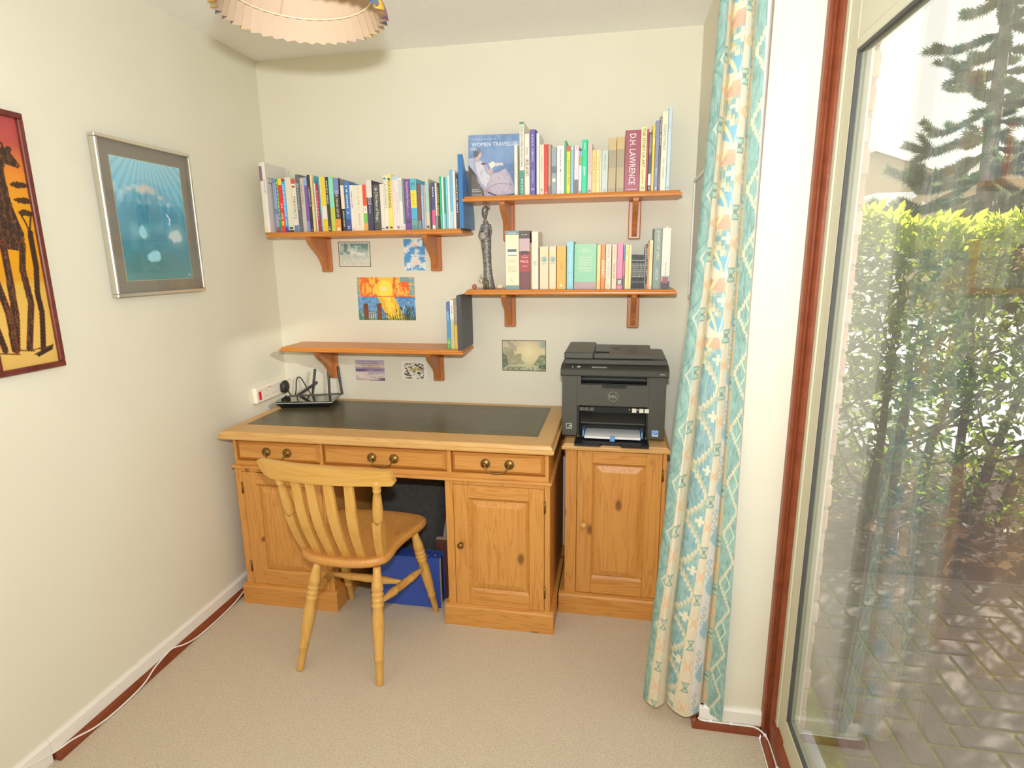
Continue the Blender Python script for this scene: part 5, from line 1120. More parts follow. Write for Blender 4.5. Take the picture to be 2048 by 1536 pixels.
m = MB().add(vs,fs,True); m.f += [list(range(S_))[::-1],[(len(LV_)-1)*S_+k for k in range(S_)]]; m.sm += [False,False]; m.mi += [0,0]
for s_ in (-1,1):
    m.tube(catmull([(1.105+s_*.0145,-.120,1.640),(1.104+s_*.0225,-.122,1.615),(1.101+s_*.023,-.135,1.594),(1.098+s_*.012,-.150,1.588)],5),[.0068-.0002*i for i in range(16)],8)
m.add([(1.0905,-.128,1.686),(1.0905,-.122,1.686),(1.0875,-.125,1.680)],[(0,1,2)])
m.build('body', BZ, fg)
m = MB().ell((1.1035,-.1185,1.7085),(.0125,.0145,.0095),14,8).ell((1.1165,-.117,1.7135),(.0055,.005,.0045)).ell((1.1205,-.117,1.7185),(.0045,.004,.003)).ell((1.121,-.117,1.710),(.0042,.004,.003)); m.build('head_wrap', noisy('pewter_wrap','7d7a74','b2aea6',120,.3,.4,260), fg)
MB().tube([(1.103+.0105*math.cos(a),-.121+.0085*math.sin(a),1.6555-.003*math.cos(2*a)) for a in [k*math.pi/8 for k in range(17)]],.0014,6).build('necklace', plain('c9bfae',.3,.8), fg)
MB().lathe([(0,.006),(.15,.012),(.45,.0165),(.7,.0145),(.85,.010),(1,.012)],(1.097,-.149,1.574),(1.097,-.149,1.606),16).build('pot', noisy('pewter_pot','8f8b82','c2beb4',80,.3,.3,200), fg)
m = MB().ell((1.108,-.152,1.392),(.0135,.012,.013)).ell((1.100,-.160,1.402),(.008,.008,.008))
for dx,dy in ((-.006,-.006),(.007,-.006),(-.006,.006),(.007,.006)): m.lathe([(0,.0042),(1,.0045)],(1.108+dx,-.152+dy,1.3635),(1.108+dx,-.152+dy,1.39),8)
m.build('elephant_body', plain('6f6c4a',.4), fg)
MB().tube(catmull([(1.094,-.163,1.400),(1.084,-.165,1.404),(1.081,-.164,1.414),(1.088,-.163,1.422),(1.096,-.162,1.424),(1.098,-.162,1.417)],5),.0026,8).build('elephant_trunk', plain('b9b4ac',.3,.8), fg)
def pebble(label, c, r, mat, seed):
    rs = random.Random(seed); m = MB().ell(c, r, 10, 7); m.v = [tuple(c[i]+(v[i]-c[i])*(1+.22*(rs.random()-.5)) for i in range(3)) for v in m.v]; m.sm = [False]*len(m.sm)
    tag(m.build('stone', mat), label, 'stone', 'stones beside the statuette')
pebble('small rough pink stone at the left end of the statuette shelf', (1.054,-.15,1.3745), (.011,.010,.0115), noisy('pink_quartz','9a5a4c','c98a78',80,.5,.5,120), 2)
pebble('pale rough stone between the statuette and the cream hardback', (1.168,-.15,1.374), (.018,.012,.011), noisy('pale_stone','c9bf98','e6dfc4',60,.6,.5,120), 5)

# ================================================================== cards and drawings on the back wall
def card(label, pic, x0, x1, z1, z0, cat='postcard', rot=0.0, name='postcard', border=None):
    t = thing(name, label, cat, ((x0+x1)/2, -.001, (z0+z1)/2))
    ex = Vector((math.cos(rot),0,math.sin(rot))); ey = Vector((-math.sin(rot),0,math.cos(rot)))
    w_,h_ = x1-x0, z1-z0; c = Vector(((x0+x1)/2,0,(z0+z1)/2)); Rm_ = Matrix((ex,ey,ex.cross(ey))).transposed().to_4x4(); Rm_.translation = c
    MB().box(-w_/2,w_/2,-h_/2,h_/2,.0002,.0009).xf(Rm_).build('card', plain('f1ece0',.6), t)
    tl = c - ex*(w_/2) + ey*(h_/2) + Vector((0,-.0012,0))
    print_obj('picture', pic, tl, ex, ey, w_, h_, t, .45); return t
p = Pic(72,54,'b9ccc4'); nz = p.noise(8,5,1); n2 = p.noise(18,9,2)
p.vgrad([(0,'5f8486'),(.25,'7fa39f'),(.45,'c3d0c4'),(.7,'d9ddcf'),(1,'e2ddc9')]); p.a += (n2[...,None]-.5)*.22
p.poly([(0,.05),(.2,.0),(.38,.4),(.3,.52),(0,.52)],'6b8f86',.7); p.put((nz > .55)&(p.v < .55),'eef0e6',.55); p.put((n2 > .6)&(p.v > .5),'8fbfba',.5); p.line([(.3,.3),(.5,.45),(.8,.5)],.02,'eef0e4',.8)
for a in (0.0,): p.put((p.u<.055)|(p.u>.945)|(p.v<.075)|(p.v>.925),'ece6d6'); p.put((p.u<.02)|(p.u>.98)|(p.v<.028)|(p.v>.972),'2a211c')
card('breaking wave picture card with thin black border under the upper left shelf', p, .345,.508,1.581,1.463, 'picture', -.012)
p = Pic(52,72,'5b9fda'); nz = p.noise(4,5,11); n2 = p.noise(10,12,3)
p.put(np.clip((nz+.4*n2-.62)*6,0,1),'eef1f0',.95); p.ell(.45,.16,.22,.13,'efe4da',.9,.5); p.ell(.55,.74,.32,.13,'efe2d6',.95,.4); p.ell(.2,.12,.2,.12,'4f92d4',.7,.6)
t = card('blue sky and clouds verse card beside the right bracket of the upper left shelf', p, .677,.782,1.589,1.444)
for zc, s_, c_ in ((1.560,'Follow','c97a9a'),(1.551,'your dreams','4a5a72'),(1.519,'Listen','58b7a4'),(1.507,'what you need','33507a'),(1.480,'Know','d77a92'),(1.466,'your potential','5a6a80')):
    text(s_, c_, (.733,-.0016,zc),(1,0,0),(0,0,1),.05 if len(s_) > 7 else .028,.006,t,'verse')
def sunset():
    p = Pic(128,92,'f5a33c'); nz = p.noise(40,10,5); n2 = p.noise(60,16,6); st = p.noise(14,40,8)
    d = np.hypot((p.u-.47),(p.v-.27)*.75)
    base = np.clip(1-d/.55,0,1)[...,None]; p.a = h2('f6a040')*(1-base)+h2('fbe04a')*base
    red = ((p.v < .46)&(((np.abs(p.u-.22)<.17)&(nz>.47))|((p.u>.62)&(p.u<.9)&(nz>.45)))); p.put(red,'f05a2a',.8)
    p.put((d>.17)&(p.v<.46)&(n2>.66),'fff0d0',.35); p.put((d<.15),'fbe85a',.8); p.ell(.47,.27,.085,.085,'f3efc0',1,.8)
    p.put(((p.u<.05)|(p.u>.9)|((p.v<.1)&(p.u>.75)))&(st>.4)&(p.v<.46),'6aaec4',.85); p.rect(.1,.95,.43,.465,'e8632c',.8)
    w_ = p.v>=.46; p.put(w_,'6fa3d4'); p.put(w_&(st>.52),'4f86c4',.7); p.put(w_&(n2>.68),'bfe0ee',.6); p.rect(.55,1,.46,.5,'4a74c0',.6)
    refl = w_&(np.abs(p.u-(.5+.32*(p.v-.46)))<.15); p.put(refl,'f8c83c',.92); p.put(refl&(np.abs(p.u-(.5+.3*(p.v-.46)))<.07),'fbe055',.9); p.put(refl&(nz>.6),'f29a4a',.6)
    p.put((p.v>.80)&(p.u>.15)&(p.u<.42)&(p.u<.30),'c9d2cc',.7)
    for x in (.09,.33):
        p.rect(x,x+.085,.62,1,'8a5238'); p.put((p.u>x)&(p.u<x+.085)&(p.v>.62)&(n2>.55),'6a3a28',.6); p.rect(x,x+.085,.615,.635,'6a3a26')
    p.line([(.17,.80),(.33,.81)],.004,'4a3a30'); p.line([(.42,.80),(.62,.97)],.004,'4a3a30')
    for x in (.20,.24,.28,.44,.47,.50,.55,.60,.64): p.line([(x,.82+.12*max(0,x-.4)*4*.4),(x+.004,1)],.005,'4a3428')
    rs = np.random.RandomState(4)
    for k in range(46):
        x = .68+.31*rs.rand(); t_ = .66+.25*rs.rand(); b_ = rs.rand()*.09-.045; p.line([(x,1),(x+b_*.4,(1+t_)/2),(x+b_,t_)],.004,('3f5a36','54503a','2f4a3a')[k%3])
    for x,y in ((.66,.74),(.75,.70),(.83,.66),(.90,.70),(.94,.68)): p.line([(x,y),(x+.012,y+.06)],.009,'4a3d2e')
    p.put((p.v>.95)&(n2>.4),'4f7a3a',.7); p.put((p.u<.08)&(p.v>.78)&(nz>.45),'4f8a4a',.7); return p
card('crayon drawing of an orange sunset over blue sea with two posts and reeds', sunset(), .428,.722,1.413,1.2065, 'drawing', 0, 'drawing')
p = Pic(66,48); p.vgrad([(0,'b0a4bc'),(.2,'c9bcc0'),(.34,'e3cfa4'),(.42,'9a86a8'),(.5,'b4a0b8'),(.62,'e0d0cc'),(.8,'e6d8c6'),(1,'d6c4c0')]); nz = p.noise(5,22,3)
p.put((nz>.55),'a48fb2',.5); p.ell(.15,.5,.4,.07,'5f4a74',.9,.6); p.ell(.75,.5,.3,.03,'6f5a80',.8,.6); p.ell(1,.98,.3,.16,'6b5a78',.9,.5); p.rect(.45,1,.96,1,'5a5560',.6); p.ell(.6,.34,.22,.05,'ecc46a',.7,.8)
t = card('lilac seascape verse card under the lowest shelf', p, .3905,.545,1.0065,.9025)
for i in range(5): text('-----------------------','6f5f72',(.462+.004*i,-.0016,.9985-.0095*i),(1,0,0),(0,0,1),.10,.003,t,'verse')
p = Pic(80,60,'ece6d8'); n1 = p.noise(16,12,4); n2 = p.noise(26,20,7)
inside = ((np.abs((p.u-.5)/.40)**6+np.abs((p.v-.53)/.42)**6) < 1); mid = (np.abs(p.u-.5)<.09)&(p.v>.62)
mk = inside&(n1>.48)&(n2>.42)&~mid; p.put(mk,'3d3830'); p.put(inside&(np.abs((p.u-.5)/.40)**6+np.abs((p.v-.53)/.42)**6 > .82)&(p.v<.25),'3d3830'); p.rect(.34,.78,.36,.50,'c9b878',.9); p.rect(.40,.60,.62,.86,'ece6d8'); p.rect(.46,.54,.70,.73,'4a4438'); p.rect(.14,.42,.90,.92,'5a5448'); p.rect(.58,.88,.90,.92,'5a5448')
t = card('black and white sketch map card left of the lowest right bracket', p, .634,.764,1.0045,.9125)
text('-- -- ---','6a5f3a',(.708,-.0016,.966),(1,0,0),(0,0,1),.045,.004,t,'map_title')
p = Pic(92,64); p.vgrad([(0,'c9baa0'),(.35,'dfd0a4'),(.7,'d9cfa2'),(1,'aeb494')]); nz = p.noise(8,6,2); n2 = p.noise(22,16,5)
p.ell(.60,.38,.28,.5,'efe2b4',.9,1.0); p.put((p.u<.34)&(nz<.47),'9a9886',.6)
p.poly([(0,.4),(.08,.42),(.09,.36),(.19,.36),(.19,.30),(.27,.32),(.28,.48),(.34,.48),(.35,.44),(.44,.44),(.44,.62),(.52,.76),(.30,.80),(0,.86)],'a6a184'); p.poly([(0,.42),(.10,.52),(.14,.8),(0,.95)],'6c7666'); p.poly([(1,.46),(.86,.48),(.78,.66),(.70,.80),(1,.86)],'86906e'); p.poly([(1,.74),(.84,.82),(.80,.92),(1,.92)],'4f6a5a'); p.ell(.97,.14,.16,.16,'8fa69a',.8,.6)
p.put((n2>.6)&(p.v>.55),'c9c8a4',.5); p.put((p.v>.86)&(n2<.5),'6f7260',.6); p.put((p.u<.02)|(p.u>.985)|(p.v<.02)|(p.v>.98),'55503e',.7)
card('misty castle ruin postcard on the wall left of the printer', p, 1.144,1.3545,1.117,.969)

# ================================================================== framed pictures on the left wall
def frame_on_left(name, label, y0, y1, z0, z1, fwid, dep, mat, cat='picture'):
    t = thing(name, label, cat, (0,(y0+y1)/2,(z0+z1)/2))
    for a,b_,c,d_ in ((y0,y1,z1-fwid,z1),(y0,y1,z0,z0+fwid),(y0,y0+fwid,z0+fwid,z1-fwid),(y1-fwid,y1,z0+fwid,z1-fwid)):
        MB().cbox(.001,dep,a,b_,c,d_,.0025).build('frame_bar', mat, t)
    return t
def giraffe():
    p = Pic(100,400); p.vgrad([(0,'b04a4a'),(.10,'b5524a'),(.16,'d0743a'),(.22,'dd8a34'),(.34,'dd9a24'),(.55,'dd9c14'),(.64,'d69a2a'),(.67,'d8b050'),(.85,'e0b85e'),(1,'dcb464')])
    D = '3b2a22'; nz = p.noise(30,110,3); n2 = p.noise(14,60,9)
    p.ell(.4,.03,.5,.02,'8a3f40',.5,.8)
    p.poly([(0,.11),(.60,.135),(.72,.118),(.83,.14),(.90,.165),(.95,.185),(.90,.196),(.80,.19),(.70,.185),(.66,.21),(.67,.30),(.70,.36),(.76,.42),(.80,.455),(.78,.50),(.66,.525),(.5,.52),(0,.52)],D)
    p.line([(.72,.125),(.70,.105)],.018,D); p.ell(.80,.125,.05,.012,D); p.line([(.62,.13),(.60,.108)],.02,D)
    for x0,y0,x1,y1,x2,y2,x3,y3,wd in ((.74,.50,.66,.60,.70,.74,.53,.925,.05),(.42,.50,.42,.62,.40,.80,.31,.925,.055),(.12,.50,.20,.64,.30,.78,.28,.92,.05),(.02,.5,.02,.7,.06,.82,.13,.92,.045)):
        p.line([(x0,y0),(x1,y1),(x2,y2),(x3,y3)],wd*1.15,'9a3f2a'); p.line([(x0,y0),(x1,y1),(x2,y2),(x3,y3)],wd*.95,D)
    cell = np.abs(np.sin(p.u*26+3*n2)*np.sin(p.v*100+6*nz)); body = (np.abs(p.a-h2(D)).sum(-1)<.02); p.put(body&(cell<.14),'8a5a34',.7)
    for v,a,b_ in ((.262,.74,1.0),(.322,.76,1.0),(.372,.80,1.0)):
        p.put((np.abs((p.u-(a+b_)/2)/((b_-a)/2+.03))**2+((p.v-v+.012*(nz-.5))/.012)**2<1),'4a3222')
    p.line([(.80,.375),(.86,.41),(.91,.45)],.014,D); p.line([(.98,.375),(.93,.42),(.91,.45)],.016,D)
    p.line([(.91,.45),(.90,.52),(.90,.60),(.84,.70),(.86,.78),(.82,.85),(.76,.945)],.050,'7a3a24'); p.line([(.91,.45),(.90,.52),(.90,.60),(.84,.70),(.86,.78),(.82,.85),(.76,.945)],.040,D)
    for (a,b_,c,d_) in ((.05,.93,.35,.945),(.3,.925,.6,.94),(.5,.935,.9,.93),(.6,.955,.95,.925)): p.line([(a,b_),(c,d_)],.012,'5a3a24',.8)
    p.poly([(.62,.955),(.95,.925),(.93,.945),(.66,.968)],D); return p
gp = frame_on_left('framed_picture', 'tall narrow giraffe at sunset picture in dark red brown frame at the left edge', -1.396,-1.194,1.190,1.909,.0165,.020, noisy('mahogany_frame','5f2a24','7a3a30',30,.35))
g_ = giraffe(); print_obj('print', g_, (.010,-1.380,1.893), (0,1,0), (0,0,1), .170, .687, gp, .4)
def clouds():
    p = Pic(112,146); p.vgrad([(0,'96cde0'),(.22,'78bedb'),(.45,'559fbd'),(.7,'4c93a8'),(1,'5b9a9e')]); nz = p.noise(5,6,3); n2 = p.noise(12,14,8)
    ray = np.abs(np.sin(np.arctan2(p.u-.5,p.v+.25)*22)); p.put((p.v<.35),'9fd2e4',.25); p.a += ((ray-.5)*.08*(p.v<.4))[...,None]
    p.ell(.45,.42,.45,.28,'2f7f9e',.6,.9); p.ell(.45,.90,.6,.2,'4f7f7c',.6,.8)
    for u,v,a,b_ in ((.42,.22,.12,.05),(.36,.245,.10,.04),(.52,.24,.10,.045),(.20,.24,.06,.025),(.64,.29,.07,.03)): p.ell(u,v,a,b_,'e6d2c4',.8,.8); 
    p.put(np.clip((n2-.55)*4,0,1)*((p.v>.2)&(p.v<.36)),'cfe6ee',.6); p.put(np.clip((nz-.55)*3,0,1)*((p.v>.35)&(p.v<.75)),'8fd0e4',.5)
    for u,v,a,b_ in ((.30,.60,.075,.055),(.44,.80,.125,.05),(.80,.62,.10,.055)):
        m = np.hypot((p.u-u)/a,(p.v-v)/b_)+(n2-.5)*1.3; p.put(np.clip((1-m)*3,0,1),'a9e2f2' if u < .7 else 'c9dfe2',.95)
    p.ell(.82,.62,.2,.13,'cfe4e6',.5,1.0); p.line([(.70,.43),(.74,.47),(.72,.52)],.008,'e9f4f4'); p.rect(.93,.97,.965,.975,'d9d9c9',.7); return p
SIL = plain('d8d4c8', .22, .9)
fp = frame_on_left('framed_picture', 'silver framed blue cloudscape print with grey mount on the left wall', -.974,-.545,1.380,1.905,.0115,.026, SIL)
MB().box(.0012,.010,-.9625,-.5565,1.3915,1.8935).build('mount', plain('857f72',.7), fp)
MB().box(.0101,.0106,-.914,-.593,1.432,1.848).build('mount_edge', plain('b9b48a',.6), fp)
c_ = clouds(); print_obj('print', c_, (.0112,-.912,1.846), (0,1,0), (0,0,1), .317, .412, fp, .4)
def picture_glass():
    m, n, l, b_ = new_mat('picture_glass'); n.remove(b_)
    lw = n.new('ShaderNodeLayerWeight'); p_ = n.new('ShaderNodeMath'); p_.operation = 'POWER'; p_.inputs[1].default_value = 5; l.new(lw.outputs['Facing'],p_.inputs[0])
    q = n.new('ShaderNodeMath'); q.operation = 'MULTIPLY_ADD'; q.inputs[1].default_value = .9; q.inputs[2].default_value = .06; l.new(p_.outputs[0],q.inputs[0])
    t_ = n.new('ShaderNodeBsdfTransparent'); g = n.new('ShaderNodeBsdfGlossy'); g.inputs['Roughness'].default_value = .01; x = n.new('ShaderNodeMixShader')
    l.new(q.outputs[0],x.inputs[0]); l.new(t_.outputs[0],x.inputs[1]); l.new(g.outputs[0],x.inputs[2]); l.new(x.outputs[0],n['Material Output'].inputs[0]); return m
MB().quad((.0225,-.9625,1.3915),(.0225,-.5565,1.3915),(.0225,-.5565,1.8935),(.0225,-.9625,1.8935)).build('glass', picture_glass(), fp)
rf = thing('framed_picture', 'thin white edged picture seen edge on against the right wall behind the curtain', 'picture', (1.99,-.3,1.6))
for a,b_,c,d_ in ((-.52,-.070,1.790,1.805),(-.52,-.070,1.32,1.335),(-.52,-.505,1.3351,1.7899),(-.085,-.070,1.3351,1.7899)): MB().cbox(1.974,1.989,a,b_,c,d_,.002).build('frame_bar', plain('e4e2de',.3), rf)
MB().box(1.980,1.986,-.504,-.086,1.336,1.789).build('print', plain('cfd2cc',.5), rf)

# ================================================================== pendant lampshade
PC = Vector((.948,-1.295,2.05)); RR = .186
lp = thing('pendant_lamp', 'pleated cream pendant lampshade with coloured outer rim near the ceiling', 'lamp', (PC.x,PC.y,H))
NP = 40; rows_ = [(0,1.0),(.012,.985),(.07,.86),(.14,.70),(.20,.55)]
def shade(off, name, mat, rgb=None):
    W_ = NP*2+1; co = []; 
    for z,k in rows_:
        for i in range(W_):
            an = 2*math.pi*i/(NP*2); r = RR*k+(.0092 if i % 2 else -.0092)*(.4+.6*k)+off; co.append((PC.x+r*math.cos(an), PC.y+r*math.sin(an), PC.z+z))
    co = np.array(co)-np.array(ORG[lp.name])
    o = bpy.data.objects.new(name, col_mesh(name, co, len(rows_), W_, rgb, mat)); COL.objects.link(o); o.parent = lp; return o
W_ = NP*2+1; inn = np.zeros((len(rows_),W_,3)); inn[:] = h2('dfc5a8'); shade(-.0008, 'shade_lining', attr_mat(.7,'shade_cloth',.2), inn)
outc = np.zeros((len(rows_),W_,3)); outc[:] = h2('f2dfc4')
for i in range(W_):
    s_ = (i//3) % 4; outc[0,i] = outc[1,i] = h2(('e6b84a','b07aa0','6f7f9c','e8c98a')[s_]); outc[2,i] = h2(('ecc96a','f0dcc0','c9a0bc','f0dcc0')[(i//5) % 4])
shade(.0008, 'shade_cover', attr_mat(.7,'shade_cloth',.2), outc)
ringp = [(PC.x+RR*.86*math.cos(a), PC.y+RR*.86*math.sin(a), PC.z+.048) for a in [k*2*math.pi/60 for k in range(61)]]
MB().tube(ringp,.0022,6).build('wire_ring', plain('e8d8b8',.4), lp)
m = MB()
for k in range(3):
    an = k*2.094+.3; m.tube([(PC.x+RR*.86*math.cos(an),PC.y+RR*.86*math.sin(an),PC.z+.048),(PC.x+.02*math.cos(an),PC.y+.02*math.sin(an),PC.z+.185)],.0016,5)
m.build('wire_strut', plain('e8d8b8',.4), lp)
MB().lathe([(0,.012),(.2,.028),(.45,.031),(.75,.018),(1,.014)],(PC.x,PC.y,PC.z+.075),(PC.x,PC.y,PC.z+.175),18).build('bulb', plain('f4dc8c',.25), lp)
MB().lathe([(0,.021),(.6,.021),(1,.012)],(PC.x,PC.y,PC.z+.172),(PC.x,PC.y,PC.z+.235),14).build('lampholder', WHITE, lp)
MB().tube([(PC.x,PC.y,PC.z+.234),(PC.x,PC.y,H-.02)],.0035,6).build('flex', WHITE, lp)
MB().lathe([(0,.045),(.7,.040),(1,.016)],(PC.x,PC.y,H-.0002),(PC.x,PC.y,H-.024),20).build('ceiling_rose', WHITE, lp)

# ================================================================== curtain
def itp(x, xs, ys): return np.interp(x, xs, ys)
NS, NV = 300, 620
tt = np.linspace(0,1,NS); zz = np.linspace(2.385,.055,NV)
T_, Z_ = np.meshgrid(tt, zz)
xl = itp(Z_,[.05,.12,.95,1.51,1.98,2.1,2.4],[1.800,1.803,1.849,1.887,1.906,1.909,1.916]); xr = itp(Z_,[.05,.95,1.51,2.1,2.4],[2.044,2.029,2.020,2.012,2.008])
F1 = itp(Z_,[.05,.35,.95,1.5,2.2],[.30,.27,.335,.33,.31]); F2 = itp(Z_,[.05,.35,.95,1.5,2.2],[.76,.775,.815,.80,.79])
A_ = itp(Z_,[.05,.6,1.5,2.4],[.060,.060,.054,.044])
seg = np.where(T_ < F1, T_/F1, np.where(T_ < F2, (T_-F1)/(F2-F1), (T_-F2)/(1-F2)))
bump = np.sin(np.pi*np.clip(seg,0,1))**.52
yb = itp(Z_,[.05,.5,1.5,2.4],[-.955,-.985,-1.0,-1.005]) - .016*np.clip((T_-.55)/.45,0,1)
third = T_ >= F2
yy = np.where(third, yb-.012-.028*np.clip(seg,0,1)**.8, yb-A_*bump*np.where(T_ < F1,.8,1.0)) + .003*np.sin(9*T_+5*Z_)
xx = xl+T_*(xr-xl) + .006*np.sin(np.pi*2*seg)*(1-third)
zz2 = Z_ + np.where(Z_ < .3, (.3-Z_)/.25*(.012*bump*0-.008*third*seg+.006*(T_ < F1)), 0)
# print of the cloth
rgb = np.zeros((NV,NS,3)); rs = np.random.RandomState(2)
pp = Pic(NS,NV); mott = pp.noise(60,150,5); mot2 = pp.noise(20,60,6)
CRE,TEAL,BLU,WHT,BEI = h2('dbd0b8'),h2('90afa9'),h2('8fb0b6'),h2('dfdbd7'),h2('c9bb9f')
# stripe boundaries across the gathered cloth, at five heights: teal, cream, thin cream, [fold] teal, cream, white, beige darkened for fold shade, teal
kz = [.1,.4,.95,1.5,2.2]
SB = [itp(Z_,kz,v) for v in ([.04,.05,.13,.20,.22],[.20,.215,.30,.30,.29],[.30,.27,.335,.33,.31],[.36,.43,.62,.58,.54],[.58,.61,.74,.76,.74],[.74,.745,.80,.79,.775],[.81,.825,.835,.82,.80])]
sid = sum((T_ >= b_).astype(int) for b_ in SB)
lo_ = np.zeros_like(T_); hi_ = np.ones_like(T_); bb = [np.zeros_like(T_)]+SB+[np.ones_like(T_)]
for i in range(8): lo_ = np.where(sid == i, bb[i], lo_); hi_ = np.where(sid == i, bb[i+1], hi_)
U_ = (T_-lo_)/np.maximum(hi_-lo_,1e-4)
WD = (hi_-lo_)*(xr-xl)                     # stripe width in metres
base = [TEAL,CRE,CRE,BLU,CRE,WHT,BEI,TEAL]
for i,b_ in enumerate(base): rgb[sid == i] = b_
def put(mask, c, al=1.0):
    m = (mask.astype(float)*al)[...,None]; rgb[:] = rgb*(1-m)+(h2(c) if isinstance(c,str) else c)*m
tealish = (sid == 0)|(sid == 3)|(sid == 7)
rgb += ((mott-.5)[...,None]*np.where(tealish,.22,.06)[...,None])
put(tealish&(mot2 > .58),'9cc4ba',.45)
PER = .160
def cell(off): return (Z_+off+.0 ) % PER - PER/2
for s_,off in ((1,.02),(4,.075),(6,.05)):
    dv = cell(off); du = (U_-.52)*WD
    hw, hh = .017,.019
    inh = (np.abs(dv) < hh)&(np.abs(du) < hw*(.30+.70*np.abs(dv)/hh))&(sid == s_)
    core = (np.abs(dv) < hh-.004)&(np.abs(du) < (hw-.0035)*(.22+.70*np.abs(dv)/hh))&(np.abs(dv) > .005)
    put(inh,'7f958a',.85); put(inh&core,'b9d2c2',.85)
    dv2 = cell(off+PER/2); X_ = np.abs(np.abs(du)/.016-np.abs(dv2)/.019); st = (np.abs(dv2) < .021)&(np.abs(du) < .0165)&(sid == s_)
    put(st&((X_ < .26)|((np.abs(dv2) < .003)&(np.abs(du) < .010))),'e3b792',.8)
for i in range(1,8): put(np.abs(T_-bb[i])*(xr-xl) < .0012,'cbb98a',.55)
# teal strips: cream outline chevrons and stepped diamonds
for s_,off in ((0,.03),(3,.06),(7,.10)):
    q = np.abs(cell(off)); m0 = sid == s_
    if s_ == 3:
        st = np.floor(q/.012)*.012; band = np.abs((U_-.35)*WD-(.020-.55*st+.0)) < .004
        put(m0&band,'dcd2b8',.9); put(m0&(np.abs((U_-.35)*WD-(.0275-.55*st)) < .0022),'d3c795',.8)
        dv = cell(off+PER/2); du = (U_-.68)*WD
        cr_ = ((np.abs(du) < .005)&(np.abs(dv) < .016))|((np.abs(dv) < .005)&(np.abs(du) < .014)); put(m0&cr_,'e4dcc0',.95)
        up_ = Z_ > 1.25; put(m0&up_&(np.hypot((U_-.45)*WD/.022,cell(.06)/.034) < 1),'eee0cc',.8); put(m0&up_&(np.hypot((U_-.45)*WD/.019,(cell(.10))/.020) < 1),'e6a890',.75); put(m0&up_&(np.hypot((U_-.55)*WD/.018,(cell(.045))/.020) < 1),'7fb4cc',.9)
        put(m0&up_&(np.abs(np.abs((U_-.5)*WD)-.26*q-.004) < .0022),'efe2b0',.9)
    elif s_ == 7:
        st = np.floor(q/.010)*.010; d_ = np.abs(U_*WD-(.004+.50*(.075-st)*.75)); put(m0&(d_ < .0032),'dbd1b4',.9)
        put(m0&(np.abs(U_*WD-(.030-.35*np.abs(cell(off+.08)))) < .0016)&(np.abs(cell(off+.08)) < .04),'cfe0b8',.9)
    else:
        d_ = np.abs(U_*WD-(.006+.42*q)); put(m0&(d_ < .0018),'d9d8c2',.8); d2 = np.abs(U_*WD-(-.008+.42*q)); put(m0&(d2 < .0016),'6f9a94',.6)
# white stripe: pale blue stepped blocks and small outlined diamonds
m0 = sid == 5; dv = cell(.03); st = np.floor(np.abs(dv)/.008)*.008
put(m0&(np.abs(dv) < .036)&((U_-.62)*WD > -.010+.5*st)&((U_-.62)*WD < .010-.0*st)&((np.floor(Z_/.006) % 2) < 1.4),'8fb8c8',.75)
for o_,c_ in ((.08,'a9bfc4'),(.105,'b9b6a0'),(.13,'a9bfc4')):
    dd = np.abs(cell(.03+o_))/.011+np.abs((U_-.45)*WD)/.008; put(m0&(np.abs(dd-.85) < .28),c_,.8)
put((np.minimum(np.abs(T_-F1),np.abs(T_-F2))*(xr-xl) < .0009),'b0a890',.35)  # crease shade of the two folds put into the cloth colour
co = np.stack([xx,yy,zz2],-1).reshape(-1,3)
cu = thing('curtain', 'patterned teal and cream curtain bunched at the window pier', 'curtain', (1.93,-1.0,.05))
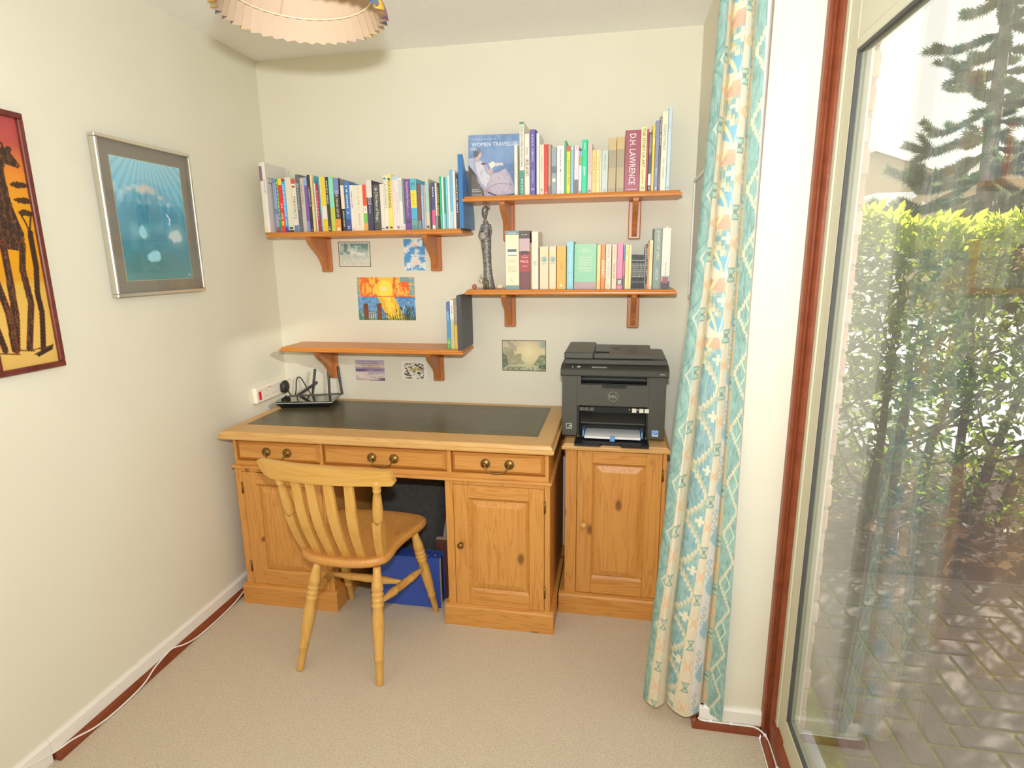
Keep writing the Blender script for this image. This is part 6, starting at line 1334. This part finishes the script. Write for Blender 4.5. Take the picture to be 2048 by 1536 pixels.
o = bpy.data.objects.new('cloth', col_mesh('cloth', co-np.array(ORG[cu.name]), NV, NS, np.clip(rgb,0,1), attr_mat(.9,'curtain_cloth',.12,spec=.15), True)); COL.objects.link(o); o.parent = cu
# plain lining turned round the outer edge
NL = 40; lv = []; 
for j in range(NL+1):
    z = 2.385-(2.385-.075)*j/NL; x0_ = float(itp(z,[.05,.95,1.51,2.1,2.4],[2.044,2.029,2.020,2.012,2.008])); y0_ = float(itp(z,[.05,.5,1.5,2.4],[-.955,-.985,-1.0,-1.005]))-.016-.012-.028
    g_w = float(itp(z,[.1,1.4,2.2],[.002,.006,.018])); lv += [(x0_,y0_+.003,z),(x0_+g_w,y0_+.012,z),(x0_-.01,y0_+.030,z)]
MB().add(lv,[(3*j+k,3*j+k+1,3*j+4+k,3*j+3+k) for j in range(NL) for k in range(2)],True).build('lining', plain('efe8e6',.9), cu, fix=False)

# ================================================================== small white cables along the skirtings
WC = plain('f2efe8', .4)
pts = [(.030,-.50,.030),(.033,-.55,.022),(.037,-.62,.010),(.038,-.74,.0045),(.036,-.86,.006),(.030,-.925,.018),(.0165,-.965,.0295),(.0165,-1.0,.0295),(.024,-1.07,.0225),(.036,-1.14,.0085),(.038,-1.25,.0045),(.034,-1.33,.009),(.022,-1.40,.024),(.0165,-1.46,.031),(.016,-1.60,.079)]
tag(MB().tube(catmull(pts,6),.0028,7).build('cable', WC), 'thin white cable wandering along the left skirting board', 'cable')
pts = [(1.972,-.997,.040),(1.985,-.9965,.0315),(2.03,-.9965,.0305),(2.10,-.9965,.0305),(2.145,-.998,.0305),(2.168,-1.016,.0285),(2.178,-1.04,.0215),(2.180,-1.10,.0195),(2.180,-1.30,.0195),(2.180,-1.8,.0195)]
ca = thing('cable', 'thin white cable clipped along the brown sill and pier skirting', 'cable', (2.1,-1.0,.03))
MB().tube(catmull(pts,6),.0026,7).build('wire', WC, ca)
for x,y,z in ((2.012,-.9965,.0315),(2.075,-.9965,.031),(2.171,-1.022,.0275),(2.180,-1.135,.0205)): MB().cbox(x-.0045,x+.0045,y-.004,y+.004,z-.002,z+.004,.001).build('clip', plain('f4f6f6',.3), ca)
flush_text()
